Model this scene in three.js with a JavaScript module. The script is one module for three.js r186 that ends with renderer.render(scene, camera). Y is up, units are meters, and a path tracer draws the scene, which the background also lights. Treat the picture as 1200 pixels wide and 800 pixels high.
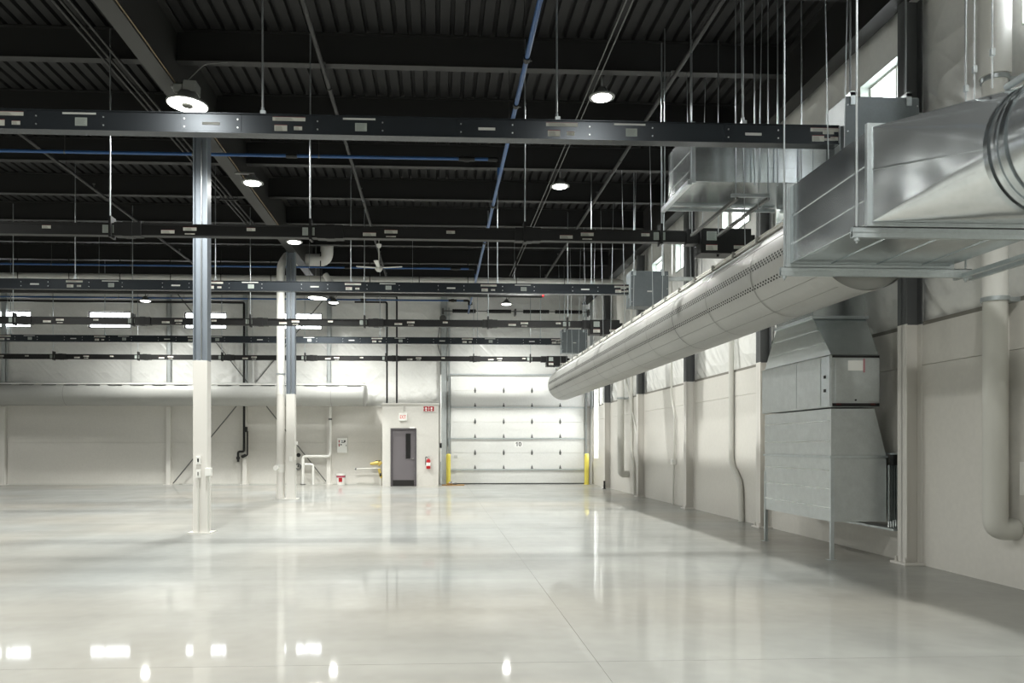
import * as THREE from 'three';
import { RoundedBoxGeometry } from 'three/addons/geometries/RoundedBoxGeometry.js';
import { mergeGeometries, mergeVertices, toCreasedNormals } from 'three/addons/utils/BufferGeometryUtils.js';

// ---------------------------------------------------------------- camera, sky, exposure
const F = 940, PX = 560, PY = 522.5, EYE = 1.49, YAW = Math.atan(47 / 940), CY = Math.cos(YAW), SY = Math.sin(YAW);
const scene = new THREE.Scene();
const camera = new THREE.PerspectiveCamera(2 * Math.atan(400 / F) * 180 / Math.PI, 1.5, 0.1, 200);
camera.position.set(0, EYE, 0);
camera.rotation.y = -YAW;
camera.setViewOffset(1200, 800, 600 - PX, 400 - PY, 1200, 800);
camera.updateProjectionMatrix();
const renderer = new THREE.WebGLRenderer();
renderer.toneMapping = THREE.LinearToneMapping;
renderer.toneMappingExposure = 1.62;
renderer.shadowMap.enabled = true;
scene.background = new THREE.Color(0.93, 0.97, 1.0);      // bright overcast sky outside the windows
scene.backgroundIntensity = 6.0;
const LAMP = 60;                                          // candela of a small high bay lamp
const LAMP_COLOR = new THREE.Color(0.99, 1.0, 0.955);

// ---------------------------------------------------------------- helpers
// pixel + one known coordinate -> [x, y, depth]; depth d runs away from the camera, z = -d
function P(u, v, k) {
  const a = (u - PX) / F, b = (PY - v) / F;
  const z = 'y' in k ? (k.y - EYE) / b : 'd' in k ? k.d / (CY - a * SY) : k.x / (a * CY + SY);
  return [z * (a * CY + SY), EYE + z * b, z * (CY - a * SY)];
}
let seed = 7;
const rnd = () => { seed = (seed * 1664525 + 1013904223) >>> 0; return seed / 4294967296; };
const lerp = (a, b, t) => a + (b - a) * t;
const sstep = (a, b, x) => { const t = Math.min(1, Math.max(0, (x - a) / (b - a))); return t * t * (3 - 2 * t); };
const hash = (x, y) => { let h = (x * 374761393 + y * 668265263) | 0; h = Math.imul(h ^ (h >>> 13), 1274126177); return ((h ^ (h >>> 16)) >>> 0) / 4294967296; };
function vnoise(x, y, px, py) {                            // value noise that repeats after px, py cells
  const i = Math.floor(x), j = Math.floor(y), f = x - i, g = y - j, w = f * f * (3 - 2 * f), t = g * g * (3 - 2 * g);
  const m = (a, n) => n ? ((a % n) + n) % n : a;
  const h = (a, b) => hash(m(a, px), m(b, py));
  return lerp(lerp(h(i, j), h(i + 1, j), w), lerp(h(i, j + 1), h(i + 1, j + 1), w), t);
}
function tex(n, fn, srgb, size) {                          // fn(u, v) -> [r, g, b] or a number
  const a = new Float32Array(n * n * 4), b = new Uint8Array(n * n * 4);
  for (let y = 0; y < n; y++) for (let x = 0; x < n; x++) {
    const c = fn(x / n, y / n), k = (y * n + x) * 4;
    for (let q = 0; q < 3; q++) { const val = typeof c === 'number' ? c : c[q]; a[k + q] = val; b[k + q] = Math.max(0, Math.min(255, Math.round(val * 255))); }
    a[k + 3] = 1; b[k + 3] = 255;
  }
  const t = srgb ? new THREE.DataTexture(b, n, n, THREE.RGBAFormat, THREE.UnsignedByteType) : new THREE.DataTexture(a, n, n, THREE.RGBAFormat, THREE.FloatType);
  if (srgb) t.colorSpace = THREE.SRGBColorSpace;
  t.wrapS = t.wrapT = THREE.RepeatWrapping; t.magFilter = THREE.LinearFilter; t.minFilter = THREE.LinearFilter;
  t.repeat.set(1 / size, 1 / size); t.needsUpdate = true;
  return t;
}
function waves(n, lo, hi, k0) {                            // smooth repeating relief: a sum of sines, about 0..1
  const w = []; for (let i = 0; i < n; i++) { const f = lo + (hi - lo) * hash(i, k0), a = hash(i, k0 + 1) * 6.283; w.push([Math.round(f * Math.cos(a)), Math.round(f * Math.sin(a)), hash(i, k0 + 2) * 6.283, 1 / (1 + f / lo)]); }
  const tot = Math.sqrt(w.reduce((p, q) => p + q[3] * q[3], 0));
  return (u, v) => { let h = 0; for (const [p, q, ph, am] of w) h += am * Math.sin(6.28318 * (p * u + q * v) + ph); return 0.5 + 0.25 * h / tot; };
}
function metreUV(geo) {                                    // uv in metres from the face's main axis
  const g = geo.index ? geo.toNonIndexed() : geo, p = g.attributes.position, uv = new Float32Array(p.count * 2);
  const A = new THREE.Vector3(), B = new THREE.Vector3(), C = new THREE.Vector3();
  for (let i = 0; i < p.count; i += 3) {
    A.fromBufferAttribute(p, i); B.fromBufferAttribute(p, i + 1); C.fromBufferAttribute(p, i + 2);
    const n = B.clone().sub(A).cross(C.clone().sub(A)), ax = Math.abs(n.x), ay = Math.abs(n.y), az = Math.abs(n.z);
    for (let k = 0; k < 3; k++) {
      const q = i + k, x = p.getX(q), y = p.getY(q), z = p.getZ(q);
      uv[q * 2] = ax > ay && ax > az ? z : x; uv[q * 2 + 1] = ay >= ax && ay >= az ? z : y;
    }
  }
  g.setAttribute('uv', new THREE.BufferAttribute(uv, 2));
  for (const k of Object.keys(g.attributes)) if (!['position', 'normal', 'uv'].includes(k)) g.deleteAttribute(k);
  return g;
}
// box between x0..x1, y0..y1, depth d0..d1, with rounded edges when r is given
function bx(x0, x1, y0, y1, d0, d1, r = 0) {
  const w = Math.abs(x1 - x0), h = Math.abs(y1 - y0), l = Math.abs(d1 - d0);
  const g = r ? new RoundedBoxGeometry(w, h, l, 2, Math.min(r, w / 2.1, h / 2.1, l / 2.1)) : new THREE.BoxGeometry(w, h, l);
  return metreUV(g.translate((x0 + x1) / 2, (y0 + y1) / 2, -(d0 + d1) / 2));
}
const V = ([x, y, d]) => new THREE.Vector3(x, y, -d);
function rod(a, b, r, n = 10, r2 = r) {                     // cylinder between two [x, y, d] points
  const A = V(a), B = V(b), dir = B.clone().sub(A), len = dir.length();
  const g = new THREE.CylinderGeometry(r2, r, len, n);
  g.applyQuaternion(new THREE.Quaternion().setFromUnitVectors(new THREE.Vector3(0, 1, 0), dir.normalize()));
  return metreUV(g.translate((A.x + B.x) / 2, (A.y + B.y) / 2, (A.z + B.z) / 2));
}
function bar(a, b, w, h) {                                  // square bar between two points
  const A = V(a), B = V(b), dir = B.clone().sub(A), len = dir.length();
  const g = new THREE.BoxGeometry(w, h, len);
  const m = new THREE.Matrix4().lookAt(A, B, new THREE.Vector3(0, 1, 0.001));
  g.applyMatrix4(m); return metreUV(g.translate((A.x + B.x) / 2, (A.y + B.y) / 2, (A.z + B.z) / 2));
}
function pipe(pts, r, bend = 0, n = 14) {                   // tube along a polyline with rounded corners
  const v = pts.map(V), path = new THREE.CurvePath(); let last = v[0];
  for (let i = 1; i < v.length - 1; i++) {
    const a = v[i].clone().sub(v[i - 1]), b = v[i + 1].clone().sub(v[i]), k = Math.min(bend || r * 2, a.length() * 0.49, b.length() * 0.49);
    const p = v[i].clone().sub(a.normalize().multiplyScalar(k)), q = v[i].clone().add(b.normalize().multiplyScalar(k));
    path.add(new THREE.LineCurve3(last, p)); path.add(new THREE.QuadraticBezierCurve3(p, v[i].clone(), q)); last = q;
  }
  path.add(new THREE.LineCurve3(last, v[v.length - 1]));
  const out = [];
  for (const c of path.curves) {
    const bent = c.isQuadraticBezierCurve3;
    if (bent) out.push(new THREE.TubeGeometry(c, 8, r, n, false)); else if (c.getLength() > 1e-4) {
      const A = c.v1, B = c.v2; out.push(rod([A.x, A.y, -A.z], [B.x, B.y, -B.z], r, n));
    }
  }
  return out.map(metreUV);
}
function mat(color, roughness, metalness = 0, extra = {}) {
  const m = extra.physical ? new THREE.MeshPhysicalMaterial() : new THREE.MeshStandardMaterial();
  delete extra.physical; m.color.set(color); m.roughness = roughness; m.metalness = metalness; Object.assign(m, extra); return m;
}
const used = {};
function numbered(name) { const n = used[name] = (used[name] ?? -1) + 1; return n ? `${name}_${String(n).padStart(3, '0')}` : name; }
function mesh(name, geos, m) {
  const list = (Array.isArray(geos) ? geos : [geos]).map(g => (g.index || !g.attributes.uv || g.attributes.uv1) ? metreUV(g) : g);
  const o = new THREE.Mesh(list.length > 1 ? mergeGeometries(list) : list[0], m);
  o.name = name; o.castShadow = o.receiveShadow = true; return o;
}
const pending = [];
function thing(name, label, category, more = {}) { const o = new THREE.Group(); o.name = numbered(name); Object.assign(o.userData, { label, category }, more); scene.add(o); pending.push(o); return o; }
function part(parent, name, geos, m, label) { const o = mesh(name, geos, m); if (label) o.userData.label = label; parent.add(o); return o; }
function single(name, label, category, geos, m, more = {}) { const o = mesh(numbered(name), geos, m); Object.assign(o.userData, { label, category }, more); scene.add(o); return o; }
const STRUCT = { kind: 'structure' };
function settle() {                                         // move every group's origin to the base of its thing
  for (const g of pending) {
    const b = new THREE.Box3().setFromObject(g), c = b.getCenter(new THREE.Vector3()); c.y = b.min.y;
    g.position.copy(c); for (const k of g.children) k.position.sub(c);
  }
}
function gridCells(a0, a1, y0, y1, holes, step) {           // rectangles of a wall that leave holes [a0, a1, y0, y1] open
  const cut = (lo, hi, i) => { const s = [lo, hi]; for (const h of holes) for (const q of [h[i], h[i + 1]]) if (q > lo && q < hi) s.push(q); if (step) { const n = Math.ceil((hi - lo) / step); for (let k = 1; k < n; k++) s.push(lerp(lo, hi, k / n)); } return [...new Set(s)].sort((p, q) => p - q); };
  const A = cut(a0, a1, 0), Y = cut(y0, y1, 2), out = [];
  for (let i = 0; i + 1 < A.length; i++) for (let j = 0; j + 1 < Y.length; j++) {
    const ca = (A[i] + A[i + 1]) / 2, cy = (Y[j] + Y[j + 1]) / 2;
    if (!holes.some(h => ca > h[0] && ca < h[1] && cy > h[2] && cy < h[3])) out.push([A[i], A[i + 1], Y[j], Y[j + 1]]);
  }
  return out;
}
function canvasTex(w, h, draw) {
  const c = document.createElement('canvas'); c.width = w; c.height = h; draw(c.getContext('2d'), w, h);
  const t = new THREE.CanvasTexture(c); t.colorSpace = THREE.SRGBColorSpace; return t;
}
function printed(x0, x1, y0, y1, d) {                       // thin sheet facing the camera whose front carries a print
  const g = new THREE.PlaneGeometry(x1 - x0, y1 - y0).translate((x0 + x1) / 2, (y0 + y1) / 2, -d);
  return g.toNonIndexed();
}

// ---------------------------------------------------------------- materials
const floorColor = tex(1024, (u, v) => {
  const a = vnoise(u * 10, v * 5, 10, 5), b = vnoise(u * 34, v * 17 + 3, 34, 17), c = vnoise(u * 140, v * 140, 140, 140), s = vnoise(u * 6, v * 60, 6, 60);
  const t = 0.605 + (a - 0.5) * 0.055 + (b - 0.5) * 0.05 + (c - 0.5) * 0.02 + (s - 0.5) * 0.035;
  const w = (vnoise(u * 7 + 2, v * 7 + 5, 7, 7) - 0.5) * 0.025;
  return [t * 1.004 + w, t, t * 0.962 - w];
}, true, 13);
const floorWaves = waves(40, 8, 90, 11), floorBump = tex(1024, floorWaves, false, 11);

const galvTex = tex(512, (u, v) => { const t = 0.95 + (vnoise(u * 24, v * 24, 24, 24) - 0.5) * 0.035 + (vnoise(u * 90, v * 90, 90, 90) - 0.5) * 0.03; return [t * 0.985, t, t * 1.005]; }, true, 1.7);
const galvBump = tex(512, waves(14, 2, 9, 31), false, 2.1);
const paintTex = tex(512, (u, v) => { const t = 0.965 + (vnoise(u * 6, v * 9, 6, 9) - 0.5) * 0.03 + (vnoise(u * 120, v * 120, 120, 120) - 0.5) * 0.02; return [t, t, t]; }, true, 5);
const foilBump = tex(512, (u, v) => { const a = Math.abs(vnoise(u * 6, v * 9, 6, 9) - 0.5), b = Math.abs(vnoise(u * 15 + v * 15, v * 8, 15, 8) - 0.5); return 1 - a - b * 0.6; }, false, 3.1);

const M = {
  floor: mat('#ffffff', 0.5, 0, { physical: true, map: floorColor, bumpMap: floorBump, bumpScale: 0.0022, clearcoat: 0.45, clearcoatRoughness: 0.045, ior: 1.5, specularIntensity: 0.5 }),
  joint: mat('#9b978d', 0.7), deck: mat('#121212', 0.7), beam: mat('#1a1a19', 0.55), girder: mat('#2c2c2a', 0.5),
  liner: mat('#dedbd4', 0.45, 0, { map: paintTex }), core: mat('#c9c6be', 0.8), vinyl: mat('#f3f3ef', 0.24, 0, { map: paintTex, bumpMap: foilBump, bumpScale: 0.03 }),
  postBeige: mat('#dddad4', 0.4), postGrey: mat('#7b828a', 0.45, 0.2), postDark: mat('#5e6061', 0.5, 0.1), galv: mat('#dcdfdf', 0.24, 1, { map: galvTex, bumpMap: galvBump, bumpScale: 0.0025 }),
  shiny: mat('#eef0f1', 0.2, 0.9, { map: galvTex, bumpMap: galvBump, bumpScale: 0.009 }), strut: mat('#d4d8d9', 0.35, 0.75, { map: galvTex }), galvDull: mat('#d2d4d3', 0.38, 0.42, { map: galvTex }),
  rod: mat('#b9bec0', 0.35, 0.9), ductPaint: mat('#aeaeaa', 0.42, 0, { map: paintTex }), perf: mat('#2c2c2a', 0.8), seam: mat('#8e8e89', 0.5),
  busGrey: mat('#3a3f44', 0.24, 0.5), busBlack: mat('#090909', 0.5), black: mat('#0c0c0c', 0.5), cabinet: mat('#73787a', 0.4, 0.35, { map: galvTex }), sticker: mat('#c4c5c1', 0.5), red: mat('#b3161f', 0.4), bolt: mat('#d5d8d8', 0.3, 0.8),
  white: mat('#eeede8', 0.4), whitePipe: mat('#e9e8e3', 0.4), beigePipe: mat('#cecdc6', 0.42), bluePipe: mat('#2a5183', 0.3, 0.1), conduit: mat('#6b6c6a', 0.4, 0.6), darkConduit: mat('#191918', 0.5),
  blackPipe: mat('#141413', 0.4), yellow: mat('#e7d75f', 0.4), doorWhite: mat('#ecece8', 0.38, 0, { map: paintTex }), doorGrey: mat('#6d686b', 0.45), doorFrame: mat('#565255', 0.45), kick: mat('#2b2928', 0.4, 0.3), darkGlass: mat('#08080a', 0.08),
  glass: mat('#ffffff', 0.02, 0, { physical: true, transmission: 1, thickness: 0, ior: 1.45 }), frameBlack: mat('#1b1b1b', 0.5), frameWhite: mat('#e4e4df', 0.4), chrome: mat('#dcdcdc', 0.15, 1), brass: mat('#dcc470', 0.35, 0.6),
  lampBody: mat('#8d8f8c', 0.45, 0.3), lampGlow: mat('#ffffff', 0.5, 0, { emissive: new THREE.Color(1, 0.99, 0.94), emissiveIntensity: 9 }), lampHub: mat('#55564f', 0.5), wood: mat('#a9814a', 0.7), gapShade: mat('#7f7c74', 0.5), rubber: mat('#141414', 0.7), fan: mat('#d9d9d4', 0.4), reveal: mat('#b9c2bb', 0.4, 0.3),
};
const stickerTex = canvasTex(128, 48, (c, w, h) => { c.fillStyle = '#e9e9e3'; c.fillRect(0, 0, w, h); c.fillStyle = '#8a2730'; c.fillRect(0, 0, w, 5); c.fillStyle = '#8d8d88'; for (let y = 12; y < 44; y += 6) c.fillRect(8 + (y % 4) * 2, y, 60 + (y * 37) % 44, 2.5); });
const stickerTall = canvasTex(64, 64, (c, w, h) => { c.fillStyle = '#dfe2de'; c.fillRect(0, 0, w, h); c.fillStyle = '#a5aba8'; for (let y = 8; y < 60; y += 6) c.fillRect(6, y, 52 - (y * 13) % 14, 2.5); });
M.printA = mat('#d2d3cf', 0.5, 0, { map: stickerTex }); M.printB = mat('#b4b9b6', 0.5, 0, { map: stickerTall });

// ---------------------------------------------------------------- setting: floor
const XL = -24, XR = 6.1, DB = -8, DF = 31.6, LINER = 3.0, DECK = 8.0, BEAM = 7.5;
const floor = thing('floor', 'polished pale grey concrete floor with thin saw-cut joints', 'floor', STRUCT);
{
  const xs = [XL - 0.4, -17.2, -8.05, 1.1, XR + 0.4], ds = [DB - 0.4, -3.6, 5.5, 14.6, 23.75, DF + 0.4], g = 0.0022;
  for (let i = 0; i + 1 < xs.length; i++) for (let j = 0; j + 1 < ds.length; j++) part(floor, 'floor_slab', bx(xs[i] + g, xs[i + 1] - g, -0.15, 0, ds[j] + g, ds[j + 1] - g), M.floor);
  part(floor, 'joint_filler', bx(xs[0], xs[4], -0.25, -0.004, ds[0], ds[5]), M.joint);
}
// ---------------------------------------------------------------- setting: ceiling deck and steel
const ceiling = thing('ceiling', 'dark ribbed steel roof deck', 'ceiling', STRUCT);
{
  const pitch = 0.222, hgt = 0.075, pos = [];
  const quad = (xa, ya, xb, yb) => { const z0 = -DB, z1 = -DF; pos.push(xa, ya, z0, xb, yb, z0, xb, yb, z1, xa, ya, z0, xb, yb, z1, xa, ya, z1); };
  for (let x = XL; x < XR; x += pitch) {
    const a = x, b = x + 0.052, c = x + 0.065, d = x + 0.209, e = x + pitch;
    quad(a, DECK + hgt, b, DECK + hgt); quad(b, DECK + hgt, c, DECK); quad(c, DECK, d, DECK); quad(d, DECK, e, DECK + hgt);
  }
  const g = new THREE.BufferGeometry(); g.setAttribute('position', new THREE.Float32BufferAttribute(pos, 3)); g.computeVertexNormals();
  part(ceiling, 'ribbed_deck', g, M.deck);
  part(ceiling, 'roof_slab', bx(XL - 0.4, XR + 0.4, DECK + 0.08, DECK + 0.3, DB - 0.4, DF + 0.4), M.core);
}
const ibeamX = (x0, x1, y0, y1, d, fw, t = 0.014, tw = 0.012) => [bx(x0, x1, y0, y0 + t, d - fw / 2, d + fw / 2), bx(x0, x1, y1 - t, y1, d - fw / 2, d + fw / 2), bx(x0, x1, y0 + t, y1 - t, d - tw / 2, d + tw / 2)];
const ibeamD = (x, y0, y1, d0, d1, fw, t = 0.02, tw = 0.014) => [bx(x - fw / 2, x + fw / 2, y0, y0 + t, d0, d1), bx(x - fw / 2, x + fw / 2, y1 - t, y1, d0, d1), bx(x - tw / 2, x + tw / 2, y0 + t, y1 - t, d0, d1)];
const GX = -4.1, purlins = [];
for (let k = -9; k <= 8; k++) purlins.push(12.8 + 2.286 * k);
for (const d of purlins) {
  single('roof_beam', 'dark steel roof beam framing from the main girder to the windowed wall', 'beam', ibeamX(GX + 0.02, 5.68, BEAM, DECK - 0.004, d, 0.165), M.beam, { kind: 'structure', group: 'roof beams between girder and windowed wall' });
  single('roof_beam', 'dark steel roof beam on the open hall side of the main girder', 'beam', ibeamX(XL, GX - 0.02, BEAM, DECK - 0.004, d, 0.165), M.beam, { kind: 'structure', group: 'roof beams beyond the girder' });
}
const girder = thing('main_girder', 'deep steel main girder carried by the two freestanding columns', 'beam', STRUCT);
part(girder, 'girder_section', ibeamD(GX, 6.95, DECK - 0.006, DB, DF - 0.05, 0.25), M.girder);
for (const d of purlins) if (d > 6 && d < 31.4) {
  const c = part(girder, 'clip_plate', bx(GX + 0.008, GX + 0.11, 7.53, 7.94, d + 0.007, d + 0.017), M.beam);
  part(c, 'bolt', [0, 1, 2, 3].map(k => rod([GX + 0.07, 7.6 + k * 0.09, d - 0.012], [GX + 0.07, 7.6 + k * 0.09, d + 0.02], 0.014, 8)), M.black);
}
single('eave_girder', 'dark steel eave girder along the top of the windowed wall', 'beam', ibeamD(5.82, 7.1, DECK - 0.006, DB, DF - 0.05, 0.25), M.beam, STRUCT);

// ---------------------------------------------------------------- setting: walls
function insulation(parent, axis, at, a0, a1, y0, y1, holes, sign) { // vinyl faced sheet with creases and a slight belly
  const hs = holes.filter(h => h[1] > a0 && h[0] < a1), cells = gridCells(a0, a1, y0, y1, hs, 0.075), pos = [];
  const k = hash(Math.round(a0 * 100), 17) * 50;
  const off = (a, y) => {
    let e = Math.min(a - a0, a1 - a, y - y0, y1 - y); for (const h of hs) { const dx = Math.max(h[0] - a, a - h[1], 0), dy = Math.max(h[2] - y, y - h[3], 0); e = Math.min(e, Math.hypot(dx, dy)); }
    const f = sstep(0, 0.5, e), ca = Math.min(a - a0, a1 - a), cr = (Math.abs(vnoise((ca + (y - y0)) * 5.5 + k, (ca - (y - y0)) * 1.1) - 0.5)) * sstep(2.2, 0.2, Math.hypot(ca, y - y0));
    return f * (0.03 + 0.018 * (vnoise(a * 1.3 + k, y * 0.9) - 0.5) + 0.012 * (vnoise(a * 3.5, y * 1.2 + k) - 0.5)) + sstep(0, 0.12, e) * cr * 0.13;
  };
  const pt = (a, y) => axis === 'x' ? [at + sign * off(a, y), y, -a] : [a, y, -(at + sign * off(a, y))];
  for (const [p, q, r, s] of cells) { const A = pt(p, r), B = pt(q, r), C = pt(q, s), D = pt(p, s); pos.push(...A, ...B, ...C, ...A, ...C, ...D); }
  let g = new THREE.BufferGeometry(); g.setAttribute('position', new THREE.Float32BufferAttribute(pos, 3));
  g = mergeVertices(g, 1e-4); g.computeVertexNormals();
  if (axis === 'x') { const n = g.attributes.normal; if (n.getX(0) > 0) { g.index.array.reverse(); g.computeVertexNormals(); } }
  else { const n = g.attributes.normal; if (n.getZ(0) < 0) { g.index.array.reverse(); g.computeVertexNormals(); } }
  const nrm = g.toNonIndexed(); return part(parent, 'insulation_sheet', nrm, M.vinyl);
}
// windows of the side wall [d0, d1, y0, y1]
const sideHoles = [[6.4, 8.12, 5.9, 6.7], [9.98, 11.35, 5.9, 6.7], [15.5, 17.0, 5.92, 6.7], [19.2, 20.4, 5.95, 6.7], [21.5, 22.7, 5.95, 6.7], [25.2, 26.4, 5.95, 6.7], [28.45, 29.0, 1.0, 4.3], [29.95, 30.85, 1.0, 4.3]];
const postsD = [9.86, 14.42, 18.78, 23.35, 28.02];
const wr = thing('wall_right', 'side wall with painted lower panels and white vinyl-faced insulation above', 'wall', STRUCT);
part(wr, 'wall_core', gridCells(DB, DF, 0, DECK, sideHoles).map(([a, b, c, e]) => bx(XR + 0.06, XR + 0.36, c, e, a, b)), M.core);
{
  const edges = [DB, 0.7, 5.3, ...postsD, DF];
  for (let i = 0; i + 1 < edges.length; i++) {
    const a = edges[i], b = edges[i + 1];
    for (const [y0, y1] of [[0, 2.5], [2.506, LINER]]) part(wr, 'liner_panel', gridCells(a + 0.003, b - 0.003, y0, y1, sideHoles).map(([p, q, r, s]) => bx(XR - 0.04, XR + 0.06, r, s, p, q)), M.liner);
    part(wr, 'ledge_angle', gridCells(a + 0.003, b - 0.003, LINER, LINER + 0.05, sideHoles).map(([p, q, r, s]) => bx(XR - 0.03, XR + 0.06, r, s, p, q)), M.gapShade);  // ledge coloured dark to paint in the shadow gap under the insulation
    insulation(wr, 'x', XR + 0.05, a + 0.003, b - 0.003, LINER + 0.05, 7.98, sideHoles, -1);
  }
}
const wf = thing('wall_far', 'end wall with painted lower panels and white vinyl-faced insulation above', 'wall', STRUCT);
const farX = u => P(u, 500, { d: DF })[0];
const farHoles = [[-38, 35], [102, 152], [215, 265], [328, 377]].map(([a, b]) => [farX(a), farX(b), 6.05, 6.7]);
const farPosts = [6, 199, 288, 386].map(farX); const farEdges = [XL, farX(-91), ...farPosts, farX(450), farX(519), XR];
part(wf, 'wall_core', gridCells(XL, XR + 0.06, 0, DECK, farHoles).map(([a, b, c, e]) => bx(a, b, c, e, DF + 0.06, DF + 0.36)), M.core);
for (let i = 0; i + 1 < farEdges.length; i++) {
  const a = farEdges[i], b = farEdges[i + 1];
  if (b <= -1.5) for (const [y0, y1] of [[0, 1.62], [1.626, LINER]]) part(wf, 'liner_panel', bx(a + 0.003, b - 0.003, y0, y1, DF - 0.04, DF + 0.06), M.liner);
  else part(wf, 'liner_panel', bx(a + 0.003, b - 0.003, 0, LINER, DF - 0.04, DF + 0.06), M.vinyl);
  part(wf, 'ledge_angle', bx(a, b, LINER, LINER + 0.07, b <= -1.5 ? DF - 0.08 : DF - 0.045, DF + 0.06), M.liner);
  insulation(wf, 'd', DF + 0.05, a + 0.003, b - 0.003, LINER + 0.07, 7.98, farHoles, -1);
}
single('baseboard_far', 'pale base trim along the foot of the end wall', 'baseboard', bx(XL, farX(447), 0, 0.06, DF - 0.09, DF - 0.04), M.beigePipe, STRUCT);
single('wall_left', 'plain pale wall closing the hall', 'wall', bx(XL - 0.3, XL, 0, DECK, DB, DF), M.vinyl, STRUCT);
single('wall_back', 'plain pale wall behind the viewer', 'wall', bx(XL, XR, 0, DECK, DB - 0.3, DB), M.vinyl, STRUCT);

let winN = 0;
function windowThing(label, axis, at, [a0, a1, y0, y1], frameMat, mull) {
  const t = new THREE.Group(); t.name = `window_${++winN}`; Object.assign(t.userData, { label, category: 'window', kind: 'structure', group: axis === 'x' ? 'windows of the side wall' : 'windows of the end wall' }); scene.add(t); pending.push(t);
  const f = axis === 'x' ? 0.03 : 0.04, b = (p, q, r, s, e, g) => axis === 'x' ? bx(e, g, r, s, p, q) : bx(p, q, r, s, e, g);
  part(t, 'window_frame', [b(a0, a1, y0, y0 + f, at, at + 0.07), b(a0, a1, y1 - f, y1, at, at + 0.07), b(a0, a0 + f, y0 + f, y1 - f, at, at + 0.07), b(a1 - f, a1, y0 + f, y1 - f, at, at + 0.07)], frameMat);
  const cuts = [a0 + f]; for (const m of mull) cuts.push(lerp(a0, a1, m)); cuts.push(a1 - f);
  for (let i = 0; i + 1 < cuts.length; i++) part(t, 'pane', b(cuts[i], cuts[i + 1], y0 + f, y1 - f, at + 0.03, at + 0.036), M.glass);
  for (const m of mull) part(t, 'mullion', b(lerp(a0, a1, m) - 0.02, lerp(a0, a1, m) + 0.02, y0 + f, y1 - f, at, at + 0.07), frameMat);
  return t;
}
sideHoles.forEach((h, i) => {
  const tall = h[2] < 2;
  const w = tall ? h : [h[0] + 0.013, h[1] - 0.013, h[2] + 0.013, h[3] - 0.013], t = windowThing(tall ? 'tall narrow window beside the sectional door corner' : 'high clerestory window in the side wall insulation', 'x', tall ? XR - 0.05 : XR + 0.16, w, M.frameWhite, tall ? [] : [0.5]);
  if (!tall) { const q = 0.012, xa = XR + 0.02, xb = XR + 0.3; for (const g of [bx(xa, xb, h[3] - q, h[3] - 0.001, h[0] + 0.001, h[1] - 0.001), bx(xa, xb, h[2] + 0.001, h[2] + q, h[0] + 0.001, h[1] - 0.001), bx(xa, xb, h[2] + q, h[3] - q, h[0] + 0.001, h[0] + q), bx(xa, xb, h[2] + q, h[3] - q, h[1] - q, h[1] - 0.001)]) part(t, 'reveal_board', g, M.reveal); }
});
farHoles.forEach(h => windowThing('high clerestory window with black frame in the end wall', 'd', DF + 0.12, h, M.frameBlack, []));

// steel posts: web across the wall, flange towards the room, painted below LINER
function sidePost(d, label) {
  const t = thing('wall_post', label, 'post', { kind: 'structure', group: 'steel posts along the side wall' }), x0 = 5.86, x1 = XR - 0.03, w = 0.2;
  const sec = (y0, y1) => [bx(x0, x0 + 0.014, y0, y1, d - w / 2, d + w / 2, 0.003), bx(x1 - 0.014, x1, y0, y1, d - w / 2, d + w / 2), bx(x0, x1, y0, y1, d - 0.006, d + 0.006)];
  part(t, 'painted_section', sec(0.02, LINER + 0.02), M.postBeige); part(t, 'bare_section', sec(LINER + 0.02, 7.1), M.postDark, 'dark grey bare steel upper length');
  part(t, 'base_plate', bx(x0 - 0.06, x1 + 0.01, 0, 0.03, d - w / 2 - 0.07, d + w / 2 + 0.07, 0.006), M.postBeige);
  const a = part(t, 'anchor_bolt', [-1, 1].map(s => rod([x0 - 0.02, 0.03, d + s * 0.1], [x0 - 0.02, 0.09, d + s * 0.1], 0.014, 6)), M.postBeige);
}
postsD.forEach(d => sidePost(d, 'steel wall post painted beige below and bare grey above'));
for (const u of [6, 199, 288, 386]) {
  const x = farX(u), t = thing('end_wall_post', 'slim end wall post galvanised above and beige below', 'post', { kind: 'structure', group: 'posts along the end wall' });
  part(t, 'painted_section', bx(x - 0.08, x + 0.08, 0, LINER, DF - 0.2, DF - 0.045, 0.006), M.postBeige); part(t, 'bare_section', [bx(x - 0.08, x + 0.08, LINER + 0.07, 7.95, DF - 0.12, DF - 0.105), bx(x - 0.08, x - 0.065, LINER + 0.07, 7.95, DF - 0.12, DF - 0.02), bx(x + 0.065, x + 0.08, LINER + 0.07, 7.95, DF - 0.12, DF - 0.02)], M.galvDull);
  part(t, 'base_plate', bx(x - 0.16, x + 0.16, 0, 0.025, DF - 0.3, DF - 0.095), M.postBeige);
}
{ // posts that frame the sectional door
  const t = thing('door_jamb_post', 'galvanised jamb post beside the grey door vestibule', 'post', STRUCT), x = farX(518);
  part(t, 'jamb_channel', [bx(x - 0.05, x + 0.2, 0, 7.9, DF - 0.16, DF - 0.14), bx(x - 0.05, x - 0.03, 0, 7.9, DF - 0.16, DF - 0.05), bx(x + 0.18, x + 0.2, 0, 7.9, DF - 0.16, DF - 0.05)], M.galvDull);
  const t2 = thing('door_jamb_post', 'galvanised corner post painted beige below beside the tall windows', 'post', STRUCT), x2 = farX(691);
  part(t2, 'painted_section', bx(x2, XR - 0.045, 0, 2.95, DF - 0.5, DF - 0.05), M.postBeige); part(t2, 'jamb_channel', bx(x2, XR - 0.045, 2.95, 7.9, DF - 0.5, DF - 0.05), M.galvDull);
}
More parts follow.
